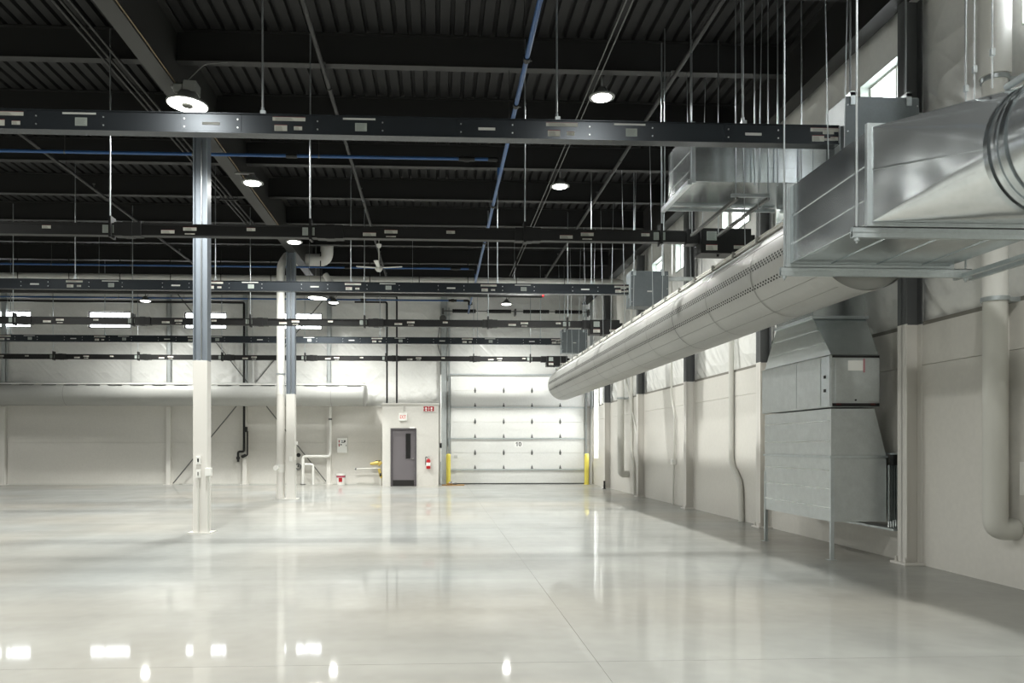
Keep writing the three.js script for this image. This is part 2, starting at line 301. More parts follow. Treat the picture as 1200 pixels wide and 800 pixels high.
// interior columns
function column(x, d, top, label) {
  const t = thing('steel_column', label, 'column', STRUCT), w = 0.24;
  const sec = (y0, y1) => [bx(x - w / 2, x - w / 2 + 0.018, y0, y1, d, d + w, 0.003), bx(x + w / 2 - 0.018, x + w / 2, y0, y1, d, d + w, 0.003), bx(x - w / 2, x + w / 2, y0, y1, d + w / 2 - 0.008, d + w / 2 + 0.008)];
  part(t, 'painted_section', [bx(x - w / 2, x + w / 2, 0.001, 2.95, d, d + w, 0.006)], M.postBeige); part(t, 'bare_section', sec(2.95, top), M.postGrey, 'bare blue-grey upper length');
  part(t, 'base_plate', bx(x - 0.2, x + 0.2, 0, 0.02, d - 0.06, d + w + 0.06), M.postBeige);
  part(t, 'conduit', rod([x, 2.95, d + 0.08], [x, top - 0.2, d + 0.08], 0.014), M.rod, 'thin bright conduit');
  return t;
}
const c1 = column(-4.05, 13.9, 6.95, 'freestanding steel column with switch boxes and beige painted base');
const c2 = column(-4.13, 22.75, 6.95, 'freestanding steel column beside the white vertical drain pipe');
{
  const x = -4.05, d = 13.9;
  part(c1, 'switch_box', [bx(x - 0.055, x + 0.02, 1.18, 1.32, d - 0.05, d, 0.006)], M.white); part(c1, 'switch', bx(x - 0.03, x - 0.005, 1.22, 1.28, d - 0.056, d - 0.05), M.black);
  part(c1, 'switch_box', [bx(x - 0.055, x + 0.02, 0.95, 1.09, d - 0.05, d, 0.006)], M.white); part(c1, 'switch', bx(x - 0.03, x - 0.005, 0.99, 1.05, d - 0.056, d - 0.05), M.seam);
  part(c1, 'junction_box', bx(x + 0.1, x + 0.2, 0.98, 1.12, d - 0.07, d + 0.03, 0.008), M.white); part(c1, 'lower_conduit', rod([x + 0.15, 0, d - 0.02], [x + 0.15, 0.98, d - 0.02], 0.016), M.beigePipe); part(c1, 'lower_conduit', rod([x - 0.02, 0, d - 0.025], [x - 0.02, 0.95, d - 0.025], 0.013), M.beigePipe);
  const e = 22.75, y = -4.13;
  part(c2, 'junction_box', bx(y - 0.03, y + 0.05, 1.06, 1.2, e - 0.05, e, 0.006), M.white); part(c2, 'junction_box', bx(y + 0.12, y + 0.19, 1.52, 1.62, e - 0.02, e + 0.08, 0.006), M.white); part(c2, 'lower_conduit', rod([y + 0.14, 0, e], [y + 0.14, 1.1, e], 0.014), M.beigePipe);
}

// ---------------------------------------------------------------- lamps
function lampLight(parent, x, y, d, power) {
  const s = new THREE.SpotLight(LAMP_COLOR, power, 0, 1.4, 1, 2);
  s.position.set(x, y - 0.1, -d); s.target.position.set(x, y - 5, -d); s.castShadow = true; s.shadow.radius = 6; s.shadow.mapSize.set(1024, 1024);
  parent.add(s); parent.add(s.target);
}
function smallLamp(x, y, d, label, mountTop) {
  const t = thing('high_bay_lamp', label, 'ceiling lamp', { group: 'round high bay lamps' }), at = g => g.translate(x, y, -d);
  part(t, 'lamp_housing', at(metreUV(new THREE.LatheGeometry([[0.001, 0.16], [0.06, 0.16], [0.075, 0.12], [0.11, 0.1], [0.13, 0.05], [0.215, 0.02], [0.215, -0.005], [0.165, -0.005]].map(p => new THREE.Vector2(...p)), 28))), M.lampBody);
  part(t, 'lamp_lens', at(metreUV(new THREE.CylinderGeometry(0.165, 0.15, 0.02, 28).translate(0, -0.012, 0))), M.lampGlow);
  part(t, 'mounting_stem', rod([x, y + 0.15, d], [x, mountTop, d], 0.02), M.lampBody); { const q = mountTop > 7 ? 1 : -1; part(t, 'power_cord', pipe([[x, y + 0.14, d], [x + q * 0.12, y + 0.22, d], [x + q * 0.3, mountTop - 0.02, d]], 0.007, 0.08, 6), M.conduit); }
  if (mountTop < 7) part(t, 'mounting_arm', bx(GX + 0.06, x + 0.04, 6.925, 6.95, d - 0.03, d + 0.03), M.lampBody);
  lampLight(t, x, y, d, LAMP); return t;
}
function bigLamp(x, y, d, label, mountTop) {
  const t = thing('high_bay_lamp', label, 'ceiling lamp', { group: 'round high bay lamps' });
  const R = 0.3, tilt = new THREE.Matrix4().makeRotationZ(-0.06), at = g => metreUV(g).applyMatrix4(tilt).translate(x, y, -d);
  part(t, 'lamp_housing', at(new THREE.LatheGeometry([[0.001, 0.17], [0.14, 0.17], [0.16, 0.1], [0.27, 0.035], [0.31, 0.02], [0.31, -0.008], [0.285, -0.008]].map(p => new THREE.Vector2(...p)), 36)), M.lampBody);
  part(t, 'lamp_lens', at(mergeGeometries([new THREE.RingGeometry(0.09, 0.29, 40, 1).rotateX(Math.PI / 2).translate(0, -0.012, 0), new THREE.CylinderGeometry(0.29, 0.29, 0.012, 40, 1, true).translate(0, -0.006, 0)])), M.lampGlow);
  part(t, 'sensor_hub', at(new THREE.CylinderGeometry(0.092, 0.08, 0.03, 24).translate(0, -0.016, 0)), M.lampHub);
  part(t, 'driver_box', at(new RoundedBoxGeometry(0.2, 0.17, 0.26, 2, 0.02).translate(0.05, 0.24, 0)), M.lampBody); part(t, 'driver_box', at(new RoundedBoxGeometry(0.15, 0.14, 0.2, 2, 0.03).translate(-0.13, 0.21, 0)), M.lampBody);
  part(t, 'mounting_stem', rod([x - 0.05, y + 0.3, d], [x - 0.05, mountTop, d], 0.02), M.lampBody);
  part(t, 'power_cord', pipe([[x - 0.05, y + 0.32, d], [x - 0.3, y + 0.33, d], [x - 0.45, y + 0.45, d]], 0.008, 0.08, 6), M.conduit); part(t, 'power_cord', pipe([[x, y + 0.36, d], [x + 0.25, y + 0.62, d], [x + 0.6, y + 0.66, d]], 0.008, 0.08, 6), M.conduit);
  if (mountTop < 7) part(t, 'mounting_arm', bx(GX + 0.06, x + 0.04, 6.925, 6.95, d - 0.03, d + 0.03), M.lampBody);
  lampLight(t, x, y, d, LAMP * 1.25); return t;
}
bigLamp(-3.8, 6.68, 12.4, 'large ring-shaped high bay lamp with driver boxes above the near grey busway', 6.95);
smallLamp(-3.7, 6.75, 16.25, 'round high bay lamp under the girder just past the near freestanding column', 6.95); smallLamp(-3.7, 6.75, 20.9, 'round high bay lamp under the girder just before the far freestanding column', 6.95);
{ const p = P(372, 349, { d: 25.9 }); bigLamp(p[0], p[1], 25.9, 'large ring-shaped high bay lamp hung low behind the far freestanding column', DECK); }
smallLamp(2.74, 7.32, 13.3, 'round high bay lamp on the twin conduits, the one lighting the near grey busway', DECK); smallLamp(2.74, 7.32, 17.9, 'round high bay lamp on the twin conduits, between grey and black busways', DECK); smallLamp(2.74, 7.32, 22.45, 'round high bay lamp on the twin conduits, tucked behind the thick black busway', DECK);
smallLamp(-10.32, 6.62, 28.9, 'small round high bay lamp above the end wall clerestory windows', DECK); smallLamp(-3.72, 6.62, 28.9, 'small round high bay lamp beside the low ring-shaped lamp', DECK); smallLamp(2.48, 6.62, 28.9, 'small round high bay lamp above the sectional door springs', DECK);
for (const d of [3.0, -1.6]) smallLamp(2.74, 7.32, d, 'round high bay lamp on the twin conduits ahead of the near grey busway', DECK);
for (const d of [5.1, 0.6, -3.8]) smallLamp(-3.7, 6.75, d, 'round high bay lamp under the girder ahead of the near grey busway', 6.95);
for (const d of [-0.5, 4.1, 8.7, 13.3, 17.9]) { smallLamp(-10.5, 7.32, d, 'round high bay lamp over the open hall floor', DECK); smallLamp(-18.6, 7.32, d, 'round high bay lamp over the open hall floor', DECK); }
smallLamp(-18.6, 7.32, 24, 'round high bay lamp over the open hall floor', DECK);
// ---------------------------------------------------------------- overhead busways
const HANG = [-17.2, -14.1, -11.05, -8.0, -4.95, -1.95, 1.35, 3.5];
const shared = {};
const key = (k, f) => shared[k] ??= f();
function putSticker(t, name, geoKey, w, h, x, y, d, m) { // shared sticker geometry
  const o = new THREE.Mesh(key(geoKey, () => { const g = new THREE.BoxGeometry(w, h, 0.002).toNonIndexed(); return g; }), m); o.name = name; o.position.set(x, y, -d); o.receiveShadow = true; t.add(o); return o;
}
function greyBusway(d, xEnd, label) {
  const t = thing('overhead_busway', label, 'busway'), y0 = 4.96, y1 = 5.16, x0 = XL + 0.5, dep = 0.11;
  part(t, 'housing', bx(x0, xEnd, y0, y1, d, d + dep), M.busGrey); part(t, 'top_flange', bx(x0, xEnd, y1, y1 + 0.008, d - 0.018, d + dep + 0.018), M.busGrey); part(t, 'bottom_flange', bx(x0, xEnd, y0 - 0.014, y0, d - 0.022, d + dep + 0.022), M.busGrey);
  for (let x = xEnd - 1.0, k = 0; x > -17.8; x -= 1.525, k++) {
    if (k % 2 === 0) { // joint with cover plate, bolts, stickers on both sides
      part(t, 'joint_cover', bx(x - 0.33, x + 0.33, y0 + 0.006, y1 - 0.006, d - 0.007, d, 0.002), M.busGrey);
      part(t, 'bolt', [-0.29, 0.29].flatMap(a => [0.05, 0.14].map(b => rod([x + a, y0 + b, d - 0.013], [x + a, y0 + b, d - 0.006], 0.009, 8))), M.bolt);
      putSticker(t, 'sticker', 'nameplate', 0.19, 0.03, x, (y0 + y1) / 2 - 0.01, d - 0.009, M.sticker);
      putSticker(t, 'sticker', 'warning', 0.36, 0.045, x + 0.85, y1 - 0.04, d - 0.001, M.printA); putSticker(t, 'sticker', 'rating', 0.14, 0.07, x + 0.76, y0 + 0.06, d - 0.001, M.printA); putSticker(t, 'sticker', 'tag', 0.09, 0.045, x + 0.95, y0 + 0.06, d - 0.001, M.printA);
    } else {
      putSticker(t, 'sticker', 'strip', 0.36, 0.02, x + 0.1, y1 - 0.025, d - 0.001, M.sticker); putSticker(t, 'sticker', 'square', 0.13, 0.09, x + 0.12, y0 + 0.085, d - 0.001, M.printB);
      part(t, 'bolt', [-0.36, 0.36].flatMap(a => [0.05, 0.14].map(b => rod([x + a, y0 + b, d - 0.007], [x + a, y0 + b, d], 0.009, 8))), M.bolt);
    }
  }
  for (const x of HANG) if (x < xEnd) { part(t, 'hanger_rod', rod([x, y1, d + 0.05], [x, BEAM + 0.3, d + 0.05], 0.0115, 8), M.rod); part(t, 'hanger_clamp', [bx(x - 0.02, x + 0.035, y1 + 0.008, y1 + 0.06, d + 0.02, d + 0.08), rod([x, y1 + 0.05, d + 0.05], [x, y1 + 0.1, d + 0.05], 0.018, 6)], M.strut); }
  const b0 = xEnd + 0.015, b1 = b0 + 0.87, yb = 4.66, yt = 5.46;                        // end feed cabinet
  const cab = part(t, 'feed_cabinet', bx(b0, b1, yb, yt, d - 0.12, d + 0.34, 0.012), M.cabinet, 'grey metal feed cabinet');
  part(cab, 'door_handle', bx(b0 - 0.012, b0, yb + 0.2, yb + 0.5, d - 0.02, d + 0.1, 0.004), M.strut);
  part(cab, 'bracket', [[b0 + 0.09, 1], [b1 - 0.13, 1]].flatMap(([x]) => [bx(x - 0.03, x + 0.03, yt - 0.1, yt + 0.04, d - 0.135, d - 0.12), bx(x - 0.03, x + 0.03, yt + 0.005, yt + 0.05, d - 0.135, d - 0.02)]), M.strut);
  part(cab, 'screw', [yb + 0.1, yb + 0.4, yb + 0.7].flatMap(y => [b0 + 0.03, b1 - 0.03].map(x => rod([x, y, d - 0.128], [x, y, d - 0.12], 0.009, 8))), M.bolt);
  putSticker(t, 'sticker', 'plate', 0.11, 0.03, (b0 + b1) / 2, 5.0, d - 0.1215, M.sticker);
  for (const x of [b0 + 0.09, b1 - 0.13]) part(t, 'hanger_rod', rod([x, yt, d - 0.06], [x, BEAM + 0.3, d - 0.06], 0.0115, 8), M.rod);
  part(t, 'feed_conduit', pipe([[b1, 5.33, d + 0.1], [XR + 0.08, 5.33, d + 0.1]], 0.05), M.galvDull);
  putSticker(t, 'sticker', 'endA', 0.13, 0.06, xEnd - 0.12, y1 - 0.06, d - 0.001, M.printA); putSticker(t, 'sticker', 'endB', 0.16, 0.03, xEnd - 0.12, y0 + 0.05, d - 0.001, M.printA);
  return t;
}
function blackBusway(d, xEnd, label) {
  const t = thing('overhead_busway', label, 'busway'), y0 = 4.69, y1 = 4.87, x0 = XL + 0.5, dep = 0.13;
  part(t, 'housing', [bx(x0, xEnd, y0 + 0.02, y1 - 0.02, d + 0.01, d + dep - 0.01), bx(x0, xEnd, y1 - 0.02, y1, d, d + dep), bx(x0, xEnd, y0, y0 + 0.02, d, d + dep)], M.busBlack);
  for (let x = xEnd - 1.15, k = 0; x > -17.8; x -= 3.05, k++) {
    part(t, 'joint_block', [bx(x - 1.75, x - 1.35, y0 - 0.012, y1 + 0.012, d - 0.015, d + dep + 0.015), bx(x - 1.62, x - 1.48, y0 - 0.02, y1 + 0.02, d - 0.02, d + dep + 0.02)], M.busBlack);
    for (const [dx, dy, w, h, kk] of [[-0.95, 0.06, 0.2, 0.055, 'bA'], [-0.62, 0.105, 0.2, 0.055, 'bB'], [-0.62, 0.03, 0.15, 0.02, 'bC'], [0.3, 0.11, 0.13, 0.05, 'bD']]) putSticker(t, 'sticker', kk, w, h, x + dx, y0 + dy, d - 0.002, M.printA);
  }
  for (const x of HANG) if (x < xEnd - 0.1) {
    part(t, 'hanger_rod', rod([x, y1, d - 0.02], [x, BEAM + 0.3, d - 0.02], 0.0115, 8), M.rod);
    part(t, 'hanger_bracket', [bx(x - 0.018, x + 0.018, y0 - 0.04, y1 + 0.1, d - 0.045, d + dep + 0.02)], M.busBlack); putSticker(t, 'sticker', 'bE', 0.085, 0.12, x - 0.08, y0 + 0.09, d - 0.004, M.printB); putSticker(t, 'sticker', 'bF', 0.035, 0.12, x + 0.045, y0 + 0.09, d - 0.004, M.printB);
  }
  const b0 = xEnd, b1 = xEnd + 0.8, cab = part(t, 'feed_box', bx(b0, b1, 4.5, 4.89, d - 0.1, d + 0.26, 0.008), M.busBlack);
  part(cab, 'box_neck', bx(b0 - 0.2, b0, y0 - 0.03, y1 + 0.02, d - 0.03, d + dep + 0.03, 0.006), M.busBlack); part(cab, 'box_neck', bx(b1, b1 + 0.1, 4.6, 4.82, d, d + 0.15, 0.006), M.busBlack); part(cab, 'lock', rod([b0 + 0.3, 4.47, d], [b0 + 0.3, 4.5, d], 0.02, 8), M.rubber);
  for (const [dx, dy, w, h, kk] of [[0.17, 0.27, 0.16, 0.14, 'bG'], [0.17, 0.09, 0.18, 0.09, 'bH'], [0.62, 0.1, 0.2, 0.06, 'bI']]) putSticker(t, 'sticker', kk, w, h, b0 + dx, 4.5 + dy, d - 0.1015, kk === 'bG' ? M.printB : M.printA);
  part(t, 'feed_conduit', pipe([[b1 + 0.1, 4.7, d + 0.08], [XR + 0.08, 4.7, d + 0.08]], 0.035), M.galvDull);
  return t;
}
greyBusway(9.0, 4.6, 'dark grey busway crossing above the ring lamp, its cabinet behind the shiny duct transition');
greyBusway(18.1, 4.35, 'dark grey busway between two black busways, its cabinet above the long round duct');
greyBusway(27.2, 4.2, 'pale-labelled grey busway nearest the end wall windows, its cabinet over the duct end');
blackBusway(12.42, 4.1, 'thick black busway passing below the large ring lamp, feed box beside the galvanised arm');
blackBusway(21.5, 4.1, 'black busway crossing in front of the end wall clerestory windows');
blackBusway(30.2, 4.1, 'black busway hung directly before the end wall above the sectional door');

// ---------------------------------------------------------------- long round duct by the side wall
const DX = 4.18, DY = 3.53, DR = 0.51, D0 = 7.68, D1 = 26.6;
{
  const t = thing('round_air_duct', 'long pale grey round air duct hung along the side wall', 'air duct'), n = 12, L = (D1 - D0) / n;
  const cyl = (d0, d1, r, seg = 56, open = true) => metreUV(new THREE.CylinderGeometry(r, r, d1 - d0, seg, 1, open).rotateX(Math.PI / 2).translate(DX, DY, -(d0 + d1) / 2));
  const sm = (d0, d1, r) => { const g = new THREE.CylinderGeometry(r, r, d1 - d0, 56, 1, true).rotateX(Math.PI / 2).translate(DX, DY, -(d0 + d1) / 2); return metreUV(g); };
  for (let i = 0; i < n; i++) { part(t, 'duct_section', [sm(D0 + i * L, D0 + (i + 1) * L, DR), sm(D0 + i * L, D0 + (i + 1) * L, DR - 0.006)], M.ductPaint); if (i) part(t, 'seam_ring', sm(D0 + i * L - 0.012, D0 + i * L + 0.012, DR + 0.004), i % 4 === 3 ? M.conduit : M.seam); }
  part(t, 'end_cap', metreUV(new THREE.LatheGeometry([[DR, 0], [DR - 0.02, 0.03], [DR * 0.6, 0.06], [0.001, 0.07]].map(p => new THREE.Vector2(...p)), 48).rotateX(-Math.PI / 2).translate(DX, DY, -D1)), M.ductPaint);
  const on = (deg, r) => [DX + Math.cos(deg * Math.PI / 180) * r, DY + Math.sin(deg * Math.PI / 180) * r];
  for (const deg of [150, 222, 245]) { const [x, y] = on(deg, DR); part(t, 'lengthwise_seam', rod([x, y, D0], [x, y, D1], 0.004, 6), M.seam); }
  const perf = [], hole = new THREE.BoxGeometry(0.003, 0.019, 0.03).toNonIndexed();
  for (const [deg, rows] of [[176, 3], [203, 2]]) for (let r = 0; r < rows; r++) for (let d = D0 + 0.3; d < D1 - 0.2; d += 0.075) {
    const a = deg + (r - 1) * 3.4, g = hole.clone().rotateZ((a) * Math.PI / 180), [x, y] = on(a, DR + 0.0005); perf.push(g.translate(x, y, -(d + (r % 2) * 0.037)));
  }
  const pf = part(t, 'perforation_rows', perf, M.perf); pf.userData.kind = 'stuff';
  const [rx, ry] = on(112, DR + 0.035);
  part(t, 'suspension_rail', [bx(rx - 0.045, rx + 0.045, ry - 0.03, ry - 0.018, D0, D1), bx(rx - 0.02, rx + 0.02, ry - 0.018, ry + 0.018, D0, D1), bx(rx - 0.035, rx + 0.035, ry + 0.018, ry + 0.03, D0, D1)], M.white);
  for (let d = D0 + 0.4; d < D1; d += 0.8) part(t, 'rail_clip', bx(rx - 0.06, rx + 0.05, ry - 0.035, ry + 0.035, d, d + 0.04), M.seam);
  for (const d of purlins) if (d > D0 + 0.2 && d < D1) for (const s of [-1, 1]) { part(t, 'hanger_cable', rod([DX + s * 0.1, DY + DR - 0.01, d + s * 0.05], [DX + s * 0.17, BEAM + 0.02, d + s * 0.05], 0.006, 6), M.rod); }
  part(t, 'end_collar', [sm(D0 - 0.05, D0 + 0.06, DR + 0.012)], M.ductPaint); part(t, 'near_cap', metreUV(new THREE.RingGeometry(0.2, DR, 48, 1).translate(DX, DY, -(D0 - 0.005))), M.ductPaint);
}
// ---------------------------------------------------------------- shiny rectangular duct with square-to-round transition
{
  const t = thing('duct_transition', 'bright galvanised rectangular duct with square-to-round transition on strut hangers', 'air duct');
  const x0 = 3.4, x1 = 5.0, n0 = P(1020, 265, { x: x0 }), f0 = P(925, 305, { x: x0 }), dn = n0[2], df = f0[2], yb = 3.25, yt = P(1020, 150, { x: x0 })[1];
  part(t, 'duct_box', bx(x0, x1, yb, yt, dn, df, 0.006), M.galv);
  for (const f of [0.36, 0.72]) part(t, 'crossbreak_bead', [bar([x0 - 0.003, lerp(yt, yb, f), dn + 0.06], [x0 - 0.003, lerp(yt, yb, f + 0.03), df - 0.05], 0.012, 0.016)], M.shiny);
  for (const x of [3.8, 4.25, 4.7]) part(t, 'crossbreak_bead', bx(x - 0.01, x + 0.01, yb - 0.008, yb + 0.002, dn + 0.05, df - 0.05), M.galv);
  const flange = (d, w, nm) => part(t, nm, [bx(x0 - w, x0 + 0.01, yb - w, yt + w, d - 0.02, d + 0.02, 0.004), bx(x1 - 0.01, x1 + w, yb - w, yt + w, d - 0.02, d + 0.02, 0.004), bx(x0, x1, yt, yt + w, d - 0.02, d + 0.02, 0.004), bx(x0, x1, yb - w, yb, d - 0.02, d + 0.02, 0.004)], M.strut);
  flange(dn, 0.035, 'flange'); flange(df, 0.035, 'flange');
  // square to round: faceted loft from the rectangle to a circle nearer the camera
  const R = 0.47, cx = 4.2, cy = 3.52, dc = 5.28, pos = [], N = 96, rect = [], circ = [];
  const corner = [[x1, yt], [x0, yt], [x0, yb], [x1, yb]];
  for (let i = 0; i < N; i++) { const a = (i + 0.5) / N * Math.PI * 2; circ.push([cx + Math.cos(a) * R, cy + Math.sin(a) * R]); rect.push(corner[Math.floor(i / (N / 4))]); }
  const S = 6, ring = k => circ.map((c, i) => { const q = k / S; return [lerp(rect[i][0], c[0], q), lerp(rect[i][1], c[1], q), -lerp(dn - 0.02, dc, q)]; });
  const rings = []; for (let k = 0; k <= S; k++) rings.push(ring(k));
  for (let k = 0; k < S; k++) for (let i = 0; i < N; i++) { const j = (i + 1) % N, a = rings[k][i], b = rings[k][j], c = rings[k + 1][j], e = rings[k + 1][i]; pos.push(...a, ...e, ...c, ...a, ...c, ...b); }
  let g = new THREE.BufferGeometry(); g.setAttribute('position', new THREE.Float32BufferAttribute(pos, 3)); g = toCreasedNormals(g, 0.1);
  part(t, 'square_to_round', g, M.shiny);
  part(t, 'fold_seam', [bar([x0 + 0.004, lerp(yb, yt, 0.55), dn - 0.03], [cx - R - 0.005, cy, dc + 0.02], 0.012, 0.014)], M.galv);
  const tube = (d0, d1, r) => metreUV(new THREE.CylinderGeometry(r, r, d1 - d0, 56, 1, true).rotateX(Math.PI / 2).translate(cx, cy, -(d0 + d1) / 2));
  part(t, 'round_pipe', tube(1.5, dc, R), M.shiny);
  for (const [d, w, r] of [[dc, 0.045, 0.012], [dc - 0.09, 0.02, 0.01], [dc - 0.16, 0.05, 0.014], [dc - 0.8, 0.12, 0.02]]) part(t, 'pipe_collar', tube(d - w / 2, d + w / 2, R + r), M.galv);
  part(t, 'top_rail', rod([cx - 0.24, cy + 0.47, dc + 0.12], [cx - 0.24, cy + 0.47, 1.6], 0.024, 12), M.strut);
  // strut trapeze hangers
  const strut = (xa, xb, d, y, nm) => part(t, nm, [bx(xa, xb, y - 0.082, y - 0.076, d - 0.021, d + 0.021), bx(xa, xb, y - 0.043, y - 0.038, d - 0.026, d + 0.026), bx(xa, xb, y - 0.076, y, d - 0.021, d - 0.015), bx(xa, xb, y - 0.076, y, d + 0.015, d + 0.021), bx(xa, xb, y - 0.006, y, d - 0.021, d - 0.01), bx(xa, xb, y - 0.006, y, d + 0.01, d + 0.021)], M.strut);
  strut(x0 - 0.14, x1 + 0.6, dn + 0.02, yb - 0.036, 'strut_channel'); strut(x0 - 0.1, x1 + 0.2, df - 0.02, yb - 0.036, 'strut_channel');
  for (const x of [x1 + 0.1, x1 + 0.26]) part(t, 'strut_channel', [bx(x, x + 0.042, yb - 0.12, yb - 0.08, 4.2, df + 0.1)], M.strut);
  for (const [x, d] of [[x0 - 0.1, dn + 0.02], [x0 - 0.06, df - 0.02], [x1 + 0.4, dn + 0.02], [x1 + 0.15, df - 0.02]]) { part(t, 'hanger_rod', rod([x, yb - 0.16, d], [x, BEAM + 0.3, d], 0.0095, 8), M.rod); part(t, 'rod_nut', rod([x, yb - 0.142, d], [x, yb - 0.12, d], 0.02, 6), M.strut); part(t, 'rod_coupler', rod([x, 5.9, d], [x, 5.98, d], 0.016, 8), M.strut); }
  for (const [u, d] of [[1132, 5.9], [1142, 5.6], [1163, 5.35]]) { const p = P(u, 140, { d }); part(t, 'hanger_cable', rod([p[0], 3.96, d], [p[0], BEAM + 0.3, d], 0.006, 6), M.rod); part(t, 'cable_clamp', bx(p[0] - 0.014, p[0] + 0.014, 4.18, 4.23, d - 0.014, d + 0.014, 0.004), M.strut); }
}
// ---------------------------------------------------------------- wall air handling unit with riser and overhead arm
{
  const t = thing('air_handling_unit', 'tall galvanised air handling unit standing on legs against the side wall', 'air handler');
  const xf = 5.14, dn = 10.25, df = 12.38, xb = 5.88;
  const sheet = (name, loop, m, label) => { // closed solid from a bottom and a top rectangle [x0, x1, d0, d1, y]
    const [b, u] = loop, c = q => [[q[0], q[4], -q[2]], [q[1], q[4], -q[2]], [q[1], q[4], -q[3]], [q[0], q[4], -q[3]]], A = c(b), B = c(u), pos = [];
    const quad = (p, q, r, s) => pos.push(...p, ...q, ...r, ...p, ...r, ...s);
    for (let i = 0; i < 4; i++) { const j = (i + 1) % 4; quad(A[i], A[j], B[j], B[i]); } quad(A[3], A[2], A[1], A[0]); quad(B[0], B[1], B[2], B[3]);
    const g = new THREE.BufferGeometry(); g.setAttribute('position', new THREE.Float32BufferAttribute(pos, 3)); g.computeVertexNormals(); return part(t, name, g, m, label);
  };
  const M2 = M.galvDull;
  const low = sheet('intake_hood', [[xf, xb, dn, df, 0.5], [xf, xb, dn, df, 1.35]], M2);
  for (const y of [0.68, 0.93, 1.17]) { part(low, 'rib_bead', bar([xf - 0.003, y, dn + 0.03], [xf - 0.003, y, df - 0.03], 0.008, 0.014), M.galv); part(low, 'rib_bead', bx(xf + 0.02, xb - 0.05, y - 0.005, y + 0.005, dn - 0.004, dn), M2); }
  part(t, 'hood_flange', [bx(xf - 0.02, xb + 0.02, 1.335, 1.365, dn - 0.02, df + 0.02, 0.004)], M.strut);
  const up = sheet('sloped_hood', [[xf, xb, dn, df, 1.365], [xf, xb - 0.16, dn, df, 1.98]], M2);
  for (const y of [1.55, 1.82]) { part(up, 'rib_bead', bar([xf - 0.003, y, dn + 0.03], [xf - 0.003, y, df - 0.03], 0.01, 0.018), M.shiny); part(up, 'rib_bead', bx(xf + 0.02, xb - 0.2, y - 0.005, y + 0.005, dn - 0.004, dn), M2); }
  const fb = part(t, 'filter_box', bx(xf - 0.02, 5.78, 2.0, 2.68, dn - 0.03, df + 0.06, 0.006), M.galvDull);
  part(fb, 'access_panel', bx(xf - 0.028, xf - 0.02, 2.02, 2.66, dn + 0.24, 11.2, 0.003), M.galvDull); part(fb, 'access_panel', bx(xf - 0.028, xf - 0.02, 2.02, 2.66, 11.21, df + 0.04, 0.003), M.galvDull);
  part(fb, 'corner_strip', bx(xf - 0.032, xf - 0.02, 2.01, 2.67, dn - 0.02, dn + 0.2, 0.003), M.strut); for (const y of [2.22, 2.4]) part(fb, 'latch', bx(xf - 0.045, xf - 0.032, y - 0.02, y + 0.02, dn + 0.08, dn + 0.12), M.black);
  part(fb, 'control_panel', bx(xf + 0.03, 5.76, 2.07, 2.63, dn - 0.05, dn - 0.03, 0.008), M.galvDull); for (const [a, b] of [[2.005, 2.05], [2.645, 2.675]]) part(fb, 'panel_gap', bx(xf, 5.77, a, b, dn - 0.034, dn - 0.03), M.black);
  putSticker(fb, 'notice', 'ahu', 0.22, 0.13, xf + 0.31, 2.54, dn - 0.0515, mat('#f2f2ee', 0.5)); part(fb, 'red_tag', bx(xf + 0.4, xf + 0.425, 2.45, 2.63, dn - 0.055, dn - 0.053), mat('#b8848a', 0.5)); part(fb, 'panel_lock', rod([xf + 0.3, 2.09, dn - 0.06], [xf + 0.3, 2.09, dn - 0.05], 0.012, 10), M.black);
  for (const x of [xf + 0.08, xf + 0.54]) part(fb, 'bumper', bx(x - 0.03, x + 0.03, 2.025, 2.05, dn - 0.045, dn - 0.034), mat('#4a1512', 0.6));
  const nd = 10.76, nf = 11.95;
  const tp = sheet('taper', [[xf, 5.78, dn, df, 2.69], [xf, 5.88, nd, nf, 3.24]], M.galv);
  for (const f of [0.33, 0.68]) part(tp, 'rib_bead', bar([xf - 0.004, lerp(2.69, 3.24, f), lerp(dn, nd, f) + 0.02], [xf - 0.004, lerp(2.69, 3.24, f), lerp(df, nf, f) - 0.02], 0.012, 0.02), M.shiny);
  part(t, 'neck_flange', bx(xf - 0.03, 5.91, 3.235, 3.275, nd - 0.03, nf + 0.03, 0.004), M.strut);
  part(t, 'riser_duct', bx(xf, 5.88, 3.275, 5.9, nd, nf, 0.006), M.galv);
  const arm = part(t, 'overhead_arm', bx(3.48, xf - 0.001, 5.09, 5.88, nd, nf, 0.006), M.galv, 'galvanised overhead duct arm');
  for (const y of [5.3, 5.56]) { part(arm, 'rib_bead', bx(3.5, xf, y - 0.006, y + 0.006, nd - 0.005, nd), M.galv); part(arm, 'rib_bead', bar([3.476, y, nd + 0.03], [3.476, y + 0.02, nf - 0.03], 0.008, 0.014), M.shiny); }
  for (const x of [4.4, 4.95]) part(arm, 'standing_seam', bx(x - 0.008, x + 0.008, 5.1, 5.87, nd - 0.008, nd), M.strut);
  part(arm, 'corner_flange', [bx(3.44, 3.5, 5.07, 5.9, nd - 0.02, nd + 0.02, 0.004)], M.strut);
  part(arm, 'strut_channel', [bx(3.42, 5.1, 5.03, 5.07, nf - 0.05, nf - 0.01), bx(3.38, 3.44, 5.03, 5.09, nd - 0.05, nf + 0.05)], M.strut);
  for (const [x, d] of [[3.43, nd - 0.03], [3.43, nf + 0.03], [4.3, nd - 0.06], [4.62, nd - 0.06], [4.95, nd - 0.06]]) part(arm, 'hanger_rod', rod([x, 5.03, d], [x, BEAM + 0.3, d], 0.0095, 8), M.rod);
